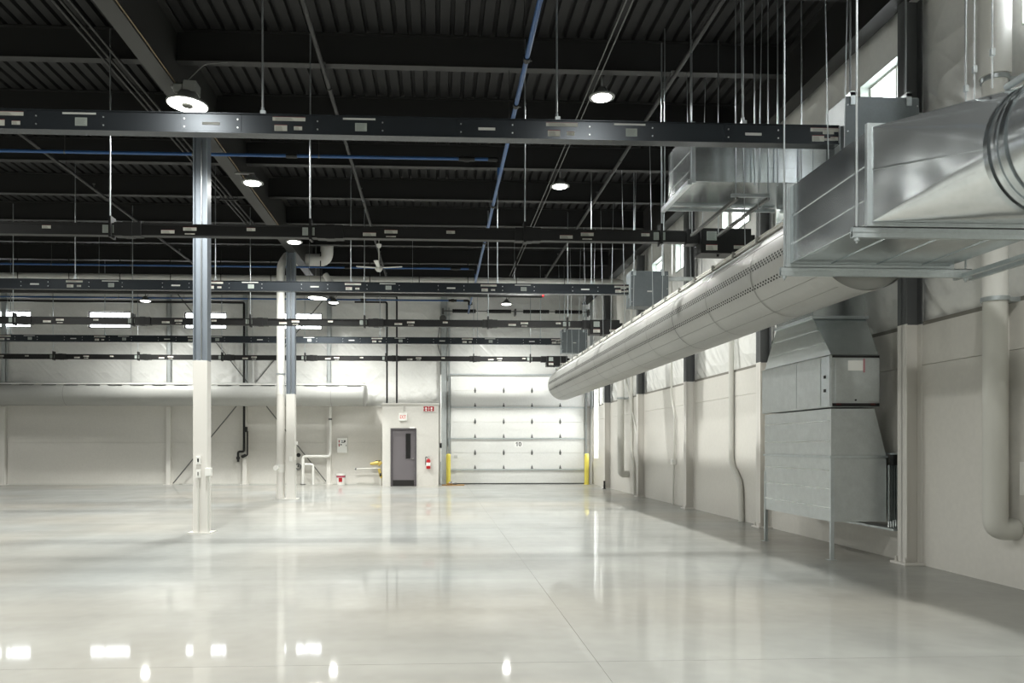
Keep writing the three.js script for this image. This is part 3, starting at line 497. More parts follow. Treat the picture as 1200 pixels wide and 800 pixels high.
  for (const d of [dn + 0.01, df - 0.01]) part(t, 'leg', [bx(xf - 0.004, xf + 0.036, 0.004, d < 11 ? 1.34 : 1.1, d - 0.02, d - 0.014), bx(xf - 0.008, xf - 0.002, 0.004, d < 11 ? 1.34 : 1.1, d - 0.02, d + 0.02)], M.strut);
  part(t, 'foot_plate', [dn + 0.01, df - 0.01].map(d => bx(xf - 0.05, xf + 0.06, 0, 0.005, d - 0.05, d + 0.05)), M.strut);
  const lv = part(t, 'wall_louvre', [bx(xb, XR - 0.042, 0.39, 0.42, 10.08, 12.55), bx(xb + 0.1, XR - 0.042, 0.42, 1.4, 10.08, 10.1), bx(xb + 0.02, XR - 0.042, 1.38, 1.4, 10.08, 12.5)], M.strut);
  for (let k = 0; k < 5; k++) part(lv, 'louvre_fin', bx(xb + 0.01 + k * 0.032, xb + 0.026 + k * 0.032, 0.42, 1.24, 10.2, 10.23), M.galv);
  part(lv, 'dark_slot', bx(xb + 0.02, XR - 0.05, 1.24, 1.38, 10.12, 10.2), M.black);
}
{ // strut trapeze with two long arms near the feed box
  const t = thing('strut_trapeze', 'pair of dark strut arms on thin rods under the galvanised overhead arm', 'hanger');
  const a = P(862, 229, { d: 10.4 }), b = P(900, 230, { d: 10.4 }), e = P(831, 260, { d: 12.3 }), f = P(858, 261, { d: 12.3 });
  part(t, 'cross_channel', bar([a[0] - 0.06, a[1], 10.4], [b[0] + 0.02, a[1], 10.4], 0.04, 0.04), M.strut); part(t, 'strut_arm', bar([a[0] + 0.02, a[1] - 0.03, 10.4], [a[0] + 0.02, a[1] - 0.03, 12.3], 0.04, 0.04), M.conduit); part(t, 'strut_arm', bar([b[0], a[1] - 0.03, 10.4], [b[0], a[1] - 0.03, 12.3], 0.04, 0.04), M.conduit);
  for (const [x, d] of [[a[0], 10.4], [b[0], 10.4], [a[0] + 0.02, 12.28], [b[0], 12.28]]) part(t, 'hanger_rod', rod([x, a[1] - 0.05, d], [x, BEAM + 0.3, d], 0.0085, 8), M.rod);
}
// ---------------------------------------------------------------- end wall round duct
{
  const y = 3.44, r = 0.44, d = 30.72, x1 = P(427, 460, { d })[0];
  const t = thing('round_air_duct', 'pale round air duct running along the end wall above the beige panels', 'air duct');
  const cyl = (a, b, q) => metreUV(new THREE.CylinderGeometry(q, q, b - a, 48, 1, true).rotateZ(Math.PI / 2).translate((a + b) / 2, y, -d));
  let a = XL + 0.4; while (a < x1 - 0.1) { const b = Math.min(a + 4.9, x1); part(t, 'duct_section', [cyl(a, b, r)], M.ductPaint); part(t, 'seam_ring', cyl(b - 0.02, b, r + 0.005), M.seam); a = b; }
  part(t, 'end_cap', metreUV(new THREE.LatheGeometry([[r, 0], [r - 0.03, 0.05], [r * 0.6, 0.1], [0.001, 0.12]].map(p => new THREE.Vector2(...p)), 40).rotateZ(-Math.PI / 2).translate(x1, y, -d)), M.ductPaint);
  part(t, 'suspension_rail', bx(XL + 0.4, x1 + 0.35, y + r * 0.78, y + r * 0.78 + 0.03, d - r * 0.66 - 0.03, d - r * 0.66 + 0.02), M.white);
  for (let x = -17; x < x1; x += 0.8) part(t, 'rail_clip', bx(x, x + 0.5, y + r * 0.7, y + r * 0.7 + 0.025, d - r * 0.73 - 0.03, d - r * 0.73), M.conduit);
  for (const x of [-16, -11.5, -7, -4.2]) part(t, 'hanger_cable', rod([x, y + r, d], [x, DECK, d], 0.006, 6), M.rod);
}
// ---------------------------------------------------------------- drain pipes
{
  const y = 6.62, d = 25.2, t = thing('roof_drain_pipe', 'white insulated drain pipe crossing below the roof and dropping by the far side wall', 'pipe');
  part(t, 'pipe_run', pipe([[XL + 0.3, y, d], [5.55, y, d]], 0.17, 0, 24), M.whitePipe); part(t, 'elbow', pipe([[5.5, y, d], [5.84, y, d], [5.84, y - 0.65, d]], 0.17, 0.3, 24), M.whitePipe);
  part(t, 'reducer', rod([5.84, y - 0.6, d], [5.8, 5.6, d], 0.17, 20, 0.11), M.whitePipe); part(t, 'upper_drop', rod([5.8, 5.62, d], [5.8, 3.0, d], 0.11, 20), M.whitePipe); part(t, 'lower_drop', pipe([[5.8, 3.0, d], [5.8, 0.6, d], [XR - 0.05, 0.6, d]], 0.108, 0.2, 20), M.beigePipe, 'beige painted lower length with elbow');
  part(t, 'pipe_clamp', [rod([5.8, 2.98, d], [5.8, 3.03, d], 0.125, 20), bx(5.9, XR - 0.05, 2.98, 3.03, d - 0.02, d + 0.02)], M.strut);
  for (let x = -17.3; x < 5; x += 1.52) { const h = part(t, 'hanger_strap', [bx(x - 0.015, x + 0.015, y + 0.12, BEAM, d - 0.19, d - 0.18), ...pipe([[x, y + 0.14, d - 0.185], [x, y - 0.02, d - 0.19], [x, y - 0.15, d - 0.12], [x, y - 0.185, d]], 0.012, 0.05, 6)], M.blackPipe); part(h, 'pipe_saddle', bx(x - 0.25, x + 0.25, y - 0.03, y + 0.03, d - 0.182, d - 0.165), M.white); }
  part(t, 'vertical_branch', pipe([P(346, 305, { d }), P(383, 305, { d }), [P(383, 305, { d })[0], BEAM + 0.3, d]], 0.2, 0.3, 20), M.whitePipe); part(t, 'branch_tee', pipe([P(381, 322, { d: d - 0.1 }), P(390, 334, { d: d - 0.2 })], 0.1), M.whitePipe);
}
{
  const x = -4.43, d = 22.9, t = thing('column_drain_pipe', 'white vertical drain pipe strapped to the far freestanding column', 'pipe');
  part(t, 'upper_pipe', pipe([[x, 2.95, d], [x, 6.6, d], [x + 0.1, 6.95, d + 0.4]], 0.115, 0.25, 20), M.whitePipe); part(t, 'lower_pipe', rod([x, 0, d], [x, 2.95, d], 0.112, 20), M.postBeige); part(t, 'cleanout_cap', [rod([x - 0.06, 0.86, d - 0.1], [x - 0.1, 0.88, d - 0.22], 0.075, 16), rod([x, 0.75, d], [x, 0.98, d], 0.128, 20)], M.whitePipe);
  for (const y of [3.5, 6.0]) part(t, 'pipe_clamp', [rod([x, y, d], [x, y + 0.04, d], 0.125, 20), bx(x, x + 0.2, y, y + 0.04, d - 0.02, d + 0.02)], M.strut);
}
{
  const x = 5.83, d = 8.12, t = thing('wall_drain_pipe', 'thick drain pipe, white above and beige below, clamped to the near side wall', 'pipe');
  part(t, 'upper_pipe', rod([x, 3.0, d], [x, 7.9, d], 0.118, 24), M.whitePipe); part(t, 'insulated_length', rod([x, 5.35, d], [x, 7.9, d], 0.15, 24), M.whitePipe); part(t, 'lower_pipe', pipe([[x, 3.0, d], [x, 0.62, d], [XR - 0.05, 0.62, d]], 0.115, 0.2, 24), M.beigePipe); part(t, 'elbow_collar', rod([x, 0.86, d], [x, 0.89, d], 0.122, 24), M.beigePipe);
  for (const y of [3.0, 5.3]) part(t, 'pipe_clamp', [rod([x, y, d], [x, y + 0.045, d], 0.135, 24), bx(x + 0.1, XR - 0.02, y, y + 0.045, d - 0.05, d + 0.05)], M.strut);
  part(t, 'backing_channel', bx(x + 0.13, XR - 0.042, 0.7, LINER, d + 0.1, d + 0.2), M.postBeige);
}
// side wall conduits
function wallConduit(u, label, pts, r) { single('wall_conduit', label, 'conduit', pipe(pts, r, 0.15, 10), M.beigePipe); }
{
  const X = XR - 0.1, dOf = u => P(u, 520, { x: X })[2];
  let d = dOf(857); wallConduit(0, 'thick beige conduit with a kink at its foot between wall post and air handler', [[X, 0, d - 0.55], [X, 0.75, d - 0.5], [X, 1.15, d], [X, 7.2, d]], 0.055);
  d = dOf(789); const g = thing('wall_conduit', 'thin beige conduit with a junction box halfway up the side wall', 'conduit'); part(g, 'conduit_run', pipe([[X, 0, d], [X, 2.3, d - 0.1], [X, 2.7, d + 0.15], [X, 7.0, d + 0.15]], 0.026, 0.1, 8), M.beigePipe); part(g, 'junction_box', bx(X - 0.05, X + 0.05, 1.02, 1.16, d - 0.09, d + 0.09, 0.006), M.white);
  d = dOf(741); wallConduit(0, 'beige conduit beside the far drain pipe with a crooked foot', [[X, 0, d - 0.3], [X, 0.8, d - 0.2], [X, 1.3, d + 0.1], [X, 6.5, d + 0.1]], 0.045);
  single('wall_brace', 'thin diagonal brace rod across the far panels of the side wall', 'brace', rod([X + 0.02, 1.1, 23.5], [X + 0.02, 3.9, 25.6], 0.022), M.beigePipe);
  d = dOf(711); single('wall_conduit', 'grey pipe between the two tall windows', 'conduit', pipe([[X, 0, d], [X, 6.6, d]], 0.04), M.galvDull);
  const k = thing('conduit_stub', 'short black stub at the foot of the far wall post', 'conduit'); part(k, 'stub', rod([5.8, 0.02, 27.7], [5.8, 0.28, 27.7], 0.035), M.black); part(k, 'stub_flange', rod([5.8, 0, 27.7], [5.8, 0.02, 27.7], 0.06, 12), M.black);
  const s0 = P(1195.5, 541, { x: XR - 0.05 }), s1 = P(1196, 580, { x: XR - 0.05 }); const nb = thing('wall_notice', 'white paper notice on the near side wall panel', 'sign'); part(nb, 'sheet', bx(XR - 0.056, XR - 0.041, s1[1], s0[1], s0[2] - 0.5, s0[2]), M.white);
}
// ---------------------------------------------------------------- blue air pipes, sprinkler pipes, conduits under the roof
{
  const x = 1.14, y = 6.46, t = thing('compressed_air_main', 'blue compressed air main running the length of the hall below the roof', 'pipe');
  part(t, 'blue_pipe', rod([x, y, DB + 0.2], [x, y, 30], 0.032, 14), M.bluePipe);
  for (const d of [10.2, 11.6, 16.5, 19.5, 24.9, 28]) part(t, 'pipe_coupling', [rod([x, y, d], [x, y, d + 0.1], 0.047, 14), bx(x - 0.02, x + 0.07, y - 0.03, y + 0.06, d + 0.03, d + 0.07)], M.black);
  for (const d of purlins) if (d > 5 && d < 30) part(t, 'hanger_rod', rod([x, y, d], [x, BEAM + 0.02, d], 0.005, 6), M.darkConduit);
  [[15.0, 6.86, 'blue compressed air branch pipe passing just behind the near freestanding column'], [24.3, 6.86, 'blue compressed air branch pipe running just above the white insulated drain pipe'], [29.3, 6.8, 'blue compressed air branch pipe before the end wall above its clerestory windows']].forEach(([d, yb, l]) => {
    const b = thing('compressed_air_branch', l, 'pipe', { group: 'blue branch pipes' });
    part(b, 'blue_pipe', pipe([[XL + 0.3, yb, d], [x - 0.05, yb, d]], 0.03), M.bluePipe); part(b, 'elbow', pipe([[x - 0.2, yb, d], [x, yb, d], [x, yb - 0.16, d]], 0.042, 0.07), M.black); part(b, 'drop', rod([x, yb - 0.14, d], [x, y + 0.034, d], 0.03), M.bluePipe); part(b, 'valve', [rod([x - 0.75, yb, d], [x - 0.45, yb, d], 0.045), rod([x - 0.65, yb, d], [x - 0.55, yb, d], 0.058)], M.black);
    part(b, 'valve', [rod([-2.8, yb, d], [-2.6, yb, d], 0.045)], M.black); for (let q = -16; q < 0; q += 2.3) part(b, 'pipe_hook', [rod([q, yb, d], [q, BEAM - 0.01, d], 0.004, 6), rod([q - 0.012, yb, d], [q + 0.012, yb, d], 0.036)], M.conduit);
  });
}
for (const [x, l] of [[-7.85, 'dark sprinkler pipe over the open hall side of the girder'], [-1.78, 'dark sprinkler pipe between the girder and the blue air main'], [3.75, 'dark sprinkler pipe above the galvanised overhead arm']]) {
  const t = thing('sprinkler_pipe', l, 'pipe'), y = 7.36; part(t, 'pipe_run', rod([x, y, DB + 0.2], [x, y, 28.5], 0.035, 12), M.darkConduit);
  for (let d = 3.5; d < 28; d += 3.05) { part(t, 'sprinkler_head', [rod([x, y + 0.02, d], [x, y + 0.11, d], 0.012, 6), rod([x, y + 0.11, d], [x, y + 0.125, d], 0.03, 10)], M.conduit); part(t, 'pipe_coupling', rod([x, y, d + 0.6], [x, y, d + 0.68], 0.045, 12), M.darkConduit); }
  for (const d of purlins) if (d > 0 && d < 28) part(t, 'pipe_hanger', rod([x, y, d], [x, BEAM + 0.02, d], 0.006, 6), M.darkConduit);
}
for (const dx of [-0.045, 0.045]) single('lamp_conduit', 'bright twin conduit run serving the round lamps', 'conduit', rod([2.56 + dx, 7.44, DB + 0.2], [2.56 + dx, 7.44, 28], 0.011, 8), M.conduit, { group: 'twin lamp conduits' });
for (const x of [-5.1, -5.0, -4.88]) single('girder_conduit', 'dark conduit running beside the main girder', 'conduit', rod([x, 7.4, DB + 0.2], [x, 7.4, 22.5], 0.022, 8), M.darkConduit, { group: 'conduits beside the girder' });
for (const d of [10.3, 14.9, 19.4]) single('conduit_trapeze', 'flat strut strap carrying the conduits beside the girder', 'hanger', [bx(-5.2, -4.75, 7.352, 7.374, d - 0.02, d + 0.02), rod([-5.17, 7.36, d], [-5.17, DECK, d], 0.006, 6), rod([-4.78, 7.36, d], [-4.78, DECK, d], 0.006, 6)], M.darkConduit, { group: 'conduit straps' });
single('girder_cable', 'tan cable clipped along the edge of the main girder', 'cable', pipe([[4, 6.985], [9.4, 6.98], [11, 6.99], [12.6, 6.98], [17, 6.985], [19, 6.995], [22, 6.98]].map(([d, y]) => [GX + 0.137, y, d]), 0.009, 0.3, 6), mat('#8b7a62', 0.6));
// black pipes before the end wall
{
  const d = DF - 0.3, W = (u, v) => P(u, v, { d });
  const t = thing('black_gas_pipe', 'black pipe along the end wall top dropping to a looped end before beige panels', 'pipe'); const a = W(0, 352), b = W(286, 354.5);
  part(t, 'pipe_run', pipe([[XL + 0.3, b[1], d], [b[0], b[1], d], [b[0], W(286, 529)[1], d], [W(279, 529)[0], W(279, 529)[1], d], [W(279, 541)[0], W(279, 541)[1], d]], 0.045, 0.08), M.blackPipe); part(t, 'valve', pipe([W(283, 535), W(288, 533)], 0.05), M.black); part(t, 'union', [rod(W(288, 500), W(288, 506), 0.07), rod(W(279, 535), W(279, 538), 0.07)], M.blackPipe);
  part(t, 'second_drop', pipe([W(290, 505), W(290, 533), W(284, 536)], 0.03, 0.06), M.blackPipe);
  const q = thing('black_header_pipe', 'black header pipe with red end cap just below the far grey busway line', 'pipe'), d2 = 24.0, e = P(635, 346.5, { d: d2 }); part(q, 'pipe_run', rod([XL + 0.3, e[1], d2], [e[0], e[1], d2], 0.06, 14), M.blackPipe); part(q, 'end_cap', rod([e[0], e[1], d2], [e[0] + 0.06, e[1], d2], 0.05), M.red); for (let x = -16; x < 3; x += 3.05) part(q, 'hanger_rod', rod([x, e[1], d2], [x, BEAM + 0.3, d2], 0.006, 6), M.rod);
  const fv = 29.3 + 0.4; [[453.5, 354], [465, 347]].forEach(([u, v], i) => { const p = P(u, v, { d: fv + 0.3 }); single('black_drop_pipe', i ? 'black drop pipe onto the vestibule roof, the one closer to the sectional door' : 'black drop pipe onto the vestibule roof, the one closer to the round end wall duct', 'pipe', pipe([[p[0], 3.06, p[2]], [p[0], p[1], p[2]], [p[0] - 1.2, p[1], p[2]]], 0.035, 0.08), M.blackPipe, { group: 'drop pipes above the vestibule' }); });
}
{ // cross bracing on the end wall
  const d = DF - 0.22, W = (u, v) => P(u, v, { d }); single('cross_brace', 'thin brace rod rising from the low post toward the sectional door', 'brace', rod(W(203, 566), W(384, 345), 0.022), M.conduit, { group: 'cross brace rods' }); single('cross_brace', 'thin brace rod falling toward the white wall cabinet', 'brace', rod(P(382, 564, { d: d + 0.06 }), P(200, 334, { d: d + 0.06 }), 0.02), M.conduit, { group: 'cross brace rods' });
}
{ // ceiling fan
  const d = 23.3, h = P(444, 314, { d }), t = thing('ceiling_fan', 'pale three blade ceiling fan hung below the roof beams', 'fan'), [x, y] = h;
  part(t, 'down_rod', rod([x, y + 0.05, d], [x, BEAM, d], 0.016), M.fan); part(t, 'canopy', metreUV(new THREE.LatheGeometry([[0.02, -0.1], [0.07, -0.04], [0.075, 0.02]].map(p => new THREE.Vector2(...p)), 20).translate(x, 7.3, -d)), M.fan);
  part(t, 'motor_housing', metreUV(new THREE.LatheGeometry([[0.001, -0.11], [0.06, -0.1], [0.11, -0.04], [0.11, 0.02], [0.05, 0.07], [0.02, 0.09]].map(p => new THREE.Vector2(...p)), 24).translate(x, y, -d)), M.fan);
  for (const a of [0.15, 2.95, 4.66]) { const s = new THREE.Shape(); s.moveTo(0.1, -0.03); s.lineTo(0.2, -0.05); s.lineTo(0.66, -0.065); s.quadraticCurveTo(0.7, 0, 0.66, 0.06); s.lineTo(0.2, 0.05); s.lineTo(0.1, 0.03); const g = new THREE.ExtrudeGeometry(s, { depth: 0.014, bevelEnabled: false }); g.rotateX(-Math.PI / 2 + 0.04).rotateZ(0.09).rotateY(a).translate(x, y, -d); part(t, 'blade', metreUV(g), M.fan); }
}
// ---------------------------------------------------------------- sectional door
{
  const t = new THREE.Group(); t.name = 'door_1'; Object.assign(t.userData, { label: 'white sectional overhead door numbered ten', category: 'door', kind: 'structure' }); scene.add(t); pending.push(t);
  const x0 = farX(528), x1 = farX(684), dd = DF - 0.1, top = 4.27, n = 7, h = 0.61, start = top - n * h;
  for (let k = 0; k < n; k++) {
    const y0 = Math.max(0.03, start + k * h) + 0.003, y1 = start + (k + 1) * h - 0.003; if (y1 < 0.05) continue;
    const s = part(t, 'door_section', [bx(x0, x1, y0, y1, dd, dd + 0.05, 0.006), bx(x0 + 0.06, x1 - 0.06, (y0 + y1) / 2 - 0.006, (y0 + y1) / 2 + 0.006, dd - 0.004, dd)], M.doorWhite);
    if (k) for (const u of [556.6, 590, 623, 656]) { const x = farX(u); part(s, 'hinge', [bx(x - 0.03, x + 0.03, y0 - 0.08, y0 + 0.08, dd - 0.01, dd), rod([x - 0.045, y0, dd - 0.016], [x + 0.045, y0, dd - 0.016], 0.018, 8), rod([x, y0 + 0.08, dd - 0.006], [x, y0 + 0.13, dd - 0.006], 0.014, 6)], M.conduit); }
    if (k % 2 === 1) part(s, 'strut_rail', [bx(x0 - 0.03, x1 + 0.03, y0 - 0.045, y0 - 0.02, dd - 0.05, dd), bx(x0 - 0.03, x1 + 0.03, y0 - 0.075, y0 - 0.045, dd - 0.05, dd - 0.044)], M.galvDull);
  }
  part(t, 'bottom_seal', bx(x0, x1, 0, 0.035, dd + 0.005, dd + 0.045), M.rubber);
  part(t, 'head_rail', bx(x0 - 0.1, x1 + 0.06, top, top + 0.06, dd - 0.06, dd + 0.05), M.galvDull);
  for (const [x, s] of [[x0 - 0.09, 1], [x1 + 0.03, 1]]) { const tr = part(t, 'track', [bx(x, x + 0.06, 0, 6.9, dd - 0.12, dd - 0.11), bx(x, x + 0.012, 0, 6.9, dd - 0.12, dd - 0.04), bx(x + 0.048, x + 0.06, 0, 6.9, dd - 0.12, dd - 0.04)], M.galvDull); for (let y = 0.5; y < 6.8; y += 0.61) part(tr, 'track_bracket', bx(x - 0.03, x + 0.08, y, y + 0.05, dd - 0.11, dd + 0.05), M.galvDull); }
  const nt = canvasTex(128, 96, (c, w, hh) => { c.fillStyle = '#ecece8'; c.fillRect(0, 0, w, hh); c.fillStyle = '#161616'; c.font = 'bold 84px sans-serif'; c.textAlign = 'center'; c.textBaseline = 'middle'; c.fillText('10', w / 2, hh / 2 + 4); });
  const c = P(607.5, 520, { d: dd }); part(t, 'door_number', printed(c[0] - 0.17, c[0] + 0.17, c[1] - 0.125, c[1] + 0.125, dd - 0.0055), mat('#ffffff', 0.45, 0, { map: nt }), 'black numerals 10');
  const bxp = P(534, 535, { d: dd }); part(t, 'notice', bx(bxp[0] - 0.07, bxp[0] + 0.07, bxp[1] - 0.05, bxp[1] + 0.05, dd - 0.006, dd), M.sticker);
  const sh = P(560, 364.5, { d: DF - 0.35 })[1]; const t2 = thing('door_spring_shaft', 'black torsion spring shaft above the sectional door', 'door spring', {});
  part(t2, 'shaft', rod([x0 - 0.3, sh, DF - 0.35], [x1 + 0.2, sh, DF - 0.35], 0.02), M.conduit);
  for (const [a, b] of [[530, 557], [570, 598], [612, 642], [649, 680]]) part(t2, 'torsion_spring', [rod([farX(a), sh, DF - 0.35], [farX(b), sh, DF - 0.35], 0.065, 14), ...Array.from({ length: 12 }, (_, i) => { const x = lerp(farX(a), farX(b), (i + 0.5) / 12); return rod([x - 0.02, sh, DF - 0.35], [x + 0.02, sh, DF - 0.35], 0.073, 14); })], M.black);
  for (const u of [519, 603, 688]) part(t2, 'shaft_bracket', bx(farX(u) - 0.03, farX(u) + 0.03, sh - 0.14, sh + 0.1, DF - 0.4, DF - 0.02), M.conduit);
  part(t2, 'chain_hoist', [rod([farX(519), sh - 0.3, DF - 0.42], [farX(519), sh - 0.3, DF - 0.36], 0.13, 18), ...pipe([[farX(517), sh - 0.3, DF - 0.4], [farX(512), sh - 1.3, DF - 0.4], [farX(517), sh - 1.75, DF - 0.4]], 0.02, 0.4, 6)], M.conduit);
}
// ---------------------------------------------------------------- vestibule, doors and signs
{
  const d0 = 29.8, W = (u, v, d = d0) => P(u, v, { d }), x0 = W(448, 520)[0], x1 = W(514, 520)[0], yt = 3.04, dx0 = W(457.5, 520)[0], dx1 = W(488, 520)[0], dh = W(470, 501.5)[1];
  const t = thing('door_vestibule', 'beige painted vestibule box around the dark grey exit door', 'vestibule', STRUCT);
  part(t, 'front_wall', gridCells(x0, x1, 0, yt, [[dx0, dx1, 0, dh]]).map(([a, b, c, e]) => bx(a, b, c, e, d0, d0 + 0.12)), M.liner); part(t, 'side_wall', bx(x0, x0 + 0.1, 0, yt, d0 + 0.12, DF - 0.04), M.liner); part(t, 'side_wall', bx(x1 - 0.1, x1, 0, yt, d0 + 0.12, DF - 0.04), M.liner); part(t, 'vestibule_roof', bx(x0 - 0.02, x1 + 0.02, yt, yt + 0.04, d0 - 0.02, DF - 0.04), M.postBeige);
  const g = new THREE.Group(); g.name = 'door_2'; Object.assign(g.userData, { label: 'dark grey personnel door with narrow vision panel', category: 'door', kind: 'structure' }); scene.add(g); pending.push(g);
  const f = 0.06; part(g, 'door_frame', [bx(dx0 + 0.002, dx0 + f, 0, dh - 0.002, d0 - 0.02, d0 + 0.12), bx(dx1 - f, dx1 - 0.002, 0, dh - 0.002, d0 - 0.02, d0 + 0.12), bx(dx0 + f, dx1 - f, dh - f, dh - 0.002, d0 - 0.02, d0 + 0.12)], M.doorFrame);
  const vx0 = W(475.5, 520)[0], vx1 = W(481, 520)[0], vy0 = W(478, 537)[1], vy1 = W(478, 508)[1];
  const leaf = part(g, 'door_leaf', gridCells(dx0 + f + 0.004, dx1 - f - 0.004, 0.01, dh - f - 0.004, [[vx0, vx1, vy0, vy1]]).map(([a, b, c, e]) => bx(a, b, c, e, d0 + 0.03, d0 + 0.075)), M.doorGrey);
  part(leaf, 'vision_panel', bx(vx0, vx1, vy0, vy1, d0 + 0.045, d0 + 0.055), M.darkGlass); part(leaf, 'vision_frame', [bx(vx0 - 0.02, vx0, vy0 - 0.02, vy1 + 0.02, d0 + 0.022, d0 + 0.03), bx(vx1, vx1 + 0.02, vy0 - 0.02, vy1 + 0.02, d0 + 0.022, d0 + 0.03), bx(vx0, vx1, vy1, vy1 + 0.02, d0 + 0.022, d0 + 0.03), bx(vx0, vx1, vy0 - 0.02, vy0, d0 + 0.022, d0 + 0.03)], M.doorFrame);
  part(leaf, 'kick_plate', bx(dx0 + f + 0.03, dx1 - f - 0.03, 0.02, 0.23, d0 + 0.022, d0 + 0.03), M.kick);
  const hp = W(483, 537); part(leaf, 'lever_handle', [rod([hp[0] + 0.03, hp[1], d0 - 0.03], [hp[0] + 0.03, hp[1], d0 + 0.03], 0.022), ...pipe([[hp[0] + 0.03, hp[1], d0 - 0.03], [hp[0] - 0.09, hp[1], d0 - 0.035]], 0.013)], M.chrome, 'chrome lever handle');
  part(leaf, 'door_closer', bx(W(480, 501)[0], W(486, 501)[0], dh - 0.01, dh + 0.05, d0 - 0.06, d0 - 0.02, 0.006), M.white, 'pale door closer');
  // exit sign
  const ex = canvasTex(256, 160, (c, w, h) => { c.fillStyle = '#f1f0ea'; c.fillRect(0, 0, w, h); c.fillStyle = '#cf3a2e'; c.font = 'bold 108px sans-serif'; c.textAlign = 'center'; c.textBaseline = 'middle'; c.fillText('EXIT', w / 2, h / 2 + 4, 215); });
  const e0 = W(467.5, 493), e1 = W(477, 484), es = thing('exit_sign', 'white exit sign with red letters above the grey door', 'sign'); part(es, 'sign_body', bx(e0[0], e1[0], e0[1], e1[1], d0 - 0.08, d0, 0.01), M.white); part(es, 'sign_face', printed(e0[0] + 0.01, e1[0] - 0.01, e0[1] + 0.015, e1[1] - 0.005, d0 - 0.082), mat('#ffffff', 0.4, 0, { map: ex }), 'red EXIT lettering'); part(es, 'conduit', rod([(e0[0] + e1[0]) / 2, e1[1], d0 - 0.02], [(e0[0] + e1[0]) / 2, yt, d0 - 0.02], 0.01), M.beigePipe);
  // red and white safety sign
  const sg = canvasTex(256, 128, (c, w, h) => { c.fillStyle = '#f2efea'; c.fillRect(0, 0, w, h); c.fillStyle = '#a5202c'; for (const x of [6, 132]) { c.fillRect(x, 6, 118, 116); } c.fillStyle = '#f2efea'; for (const x of [65, 191]) { c.beginPath(); c.arc(x, 50, 22, 0, 7); c.fill(); c.fillRect(x - 4, 60, 8, 50); c.beginPath(); c.moveTo(x - 30, 84); c.lineTo(x + 30, 84); c.lineTo(x, 118); c.fill(); } c.fillRect(6, 60, 20, 8); c.fillRect(100, 60, 56, 8); });
  const s0 = W(496, 482), s1 = W(509, 475.7), ss = thing('safety_sign', 'red and white double safety sign high on the vestibule wall', 'sign'); part(ss, 'sign_plate', bx(s0[0], s1[0], s0[1], s1[1], d0 - 0.012, d0), M.white); part(ss, 'sign_face', printed(s0[0], s1[0], s0[1], s1[1], d0 - 0.014), mat('#ffffff', 0.4, 0, { map: sg })); 
  // extinguisher
  const q = W(502, 541), fx = thing('fire_extinguisher', 'red fire extinguisher hung beside the grey door', 'extinguisher'), at = g => metreUV(g).translate(q[0], 0, -(d0 - 0.1)), yb = W(502, 549)[1], yh = W(502, 538)[1];
  part(fx, 'cylinder', at(new THREE.LatheGeometry([[0.001, yb], [0.07, yb], [0.078, yb + 0.03], [0.078, yh - 0.05], [0.05, yh], [0.022, yh + 0.03]].map(p => new THREE.Vector2(...p)), 22)), M.red); part(fx, 'label_band', at(new THREE.CylinderGeometry(0.0795, 0.0795, 0.12, 22, 1, true).translate(0, yb + 0.17, 0)), M.white); part(fx, 'valve_head', [bx(q[0] - 0.03, q[0] + 0.03, yh + 0.02, yh + 0.1, d0 - 0.13, d0 - 0.07, 0.008), bar([q[0], yh + 0.1, d0 - 0.1], [q[0] + 0.13, yh + 0.14, d0 - 0.1], 0.025, 0.014)], M.chrome); part(fx, 'hose', pipe([[q[0] - 0.02, yh + 0.07, d0 - 0.1], [q[0] - 0.1, yh + 0.1, d0 - 0.1], [q[0] - 0.1, yb + 0.14, d0 - 0.1]], 0.014, 0.06, 8), M.rubber); part(fx, 'wall_bracket', bx(q[0] - 0.03, q[0] + 0.03, yb + 0.1, yh, d0 - 0.025, d0), M.conduit);
  // switch conduit at the right edge
  const cx = W(516.5, 520)[0], sc = thing('door_control', 'slim white conduit with small black push button beside the sectional door', 'switch'); part(sc, 'conduit', rod([cx, 0.9, d0 + 0.7], [cx, 4.2, d0 + 0.7], 0.02), M.white); part(sc, 'push_button_box', bx(cx - 0.04, cx + 0.04, 1.42, 1.6, d0 + 0.62, d0 + 0.7, 0.006), M.black); part(sc, 'mounting_post', bx(cx - 0.02, cx + 0.06, 0, 4.2, d0 + 0.72, d0 + 0.78), M.galvDull);
}
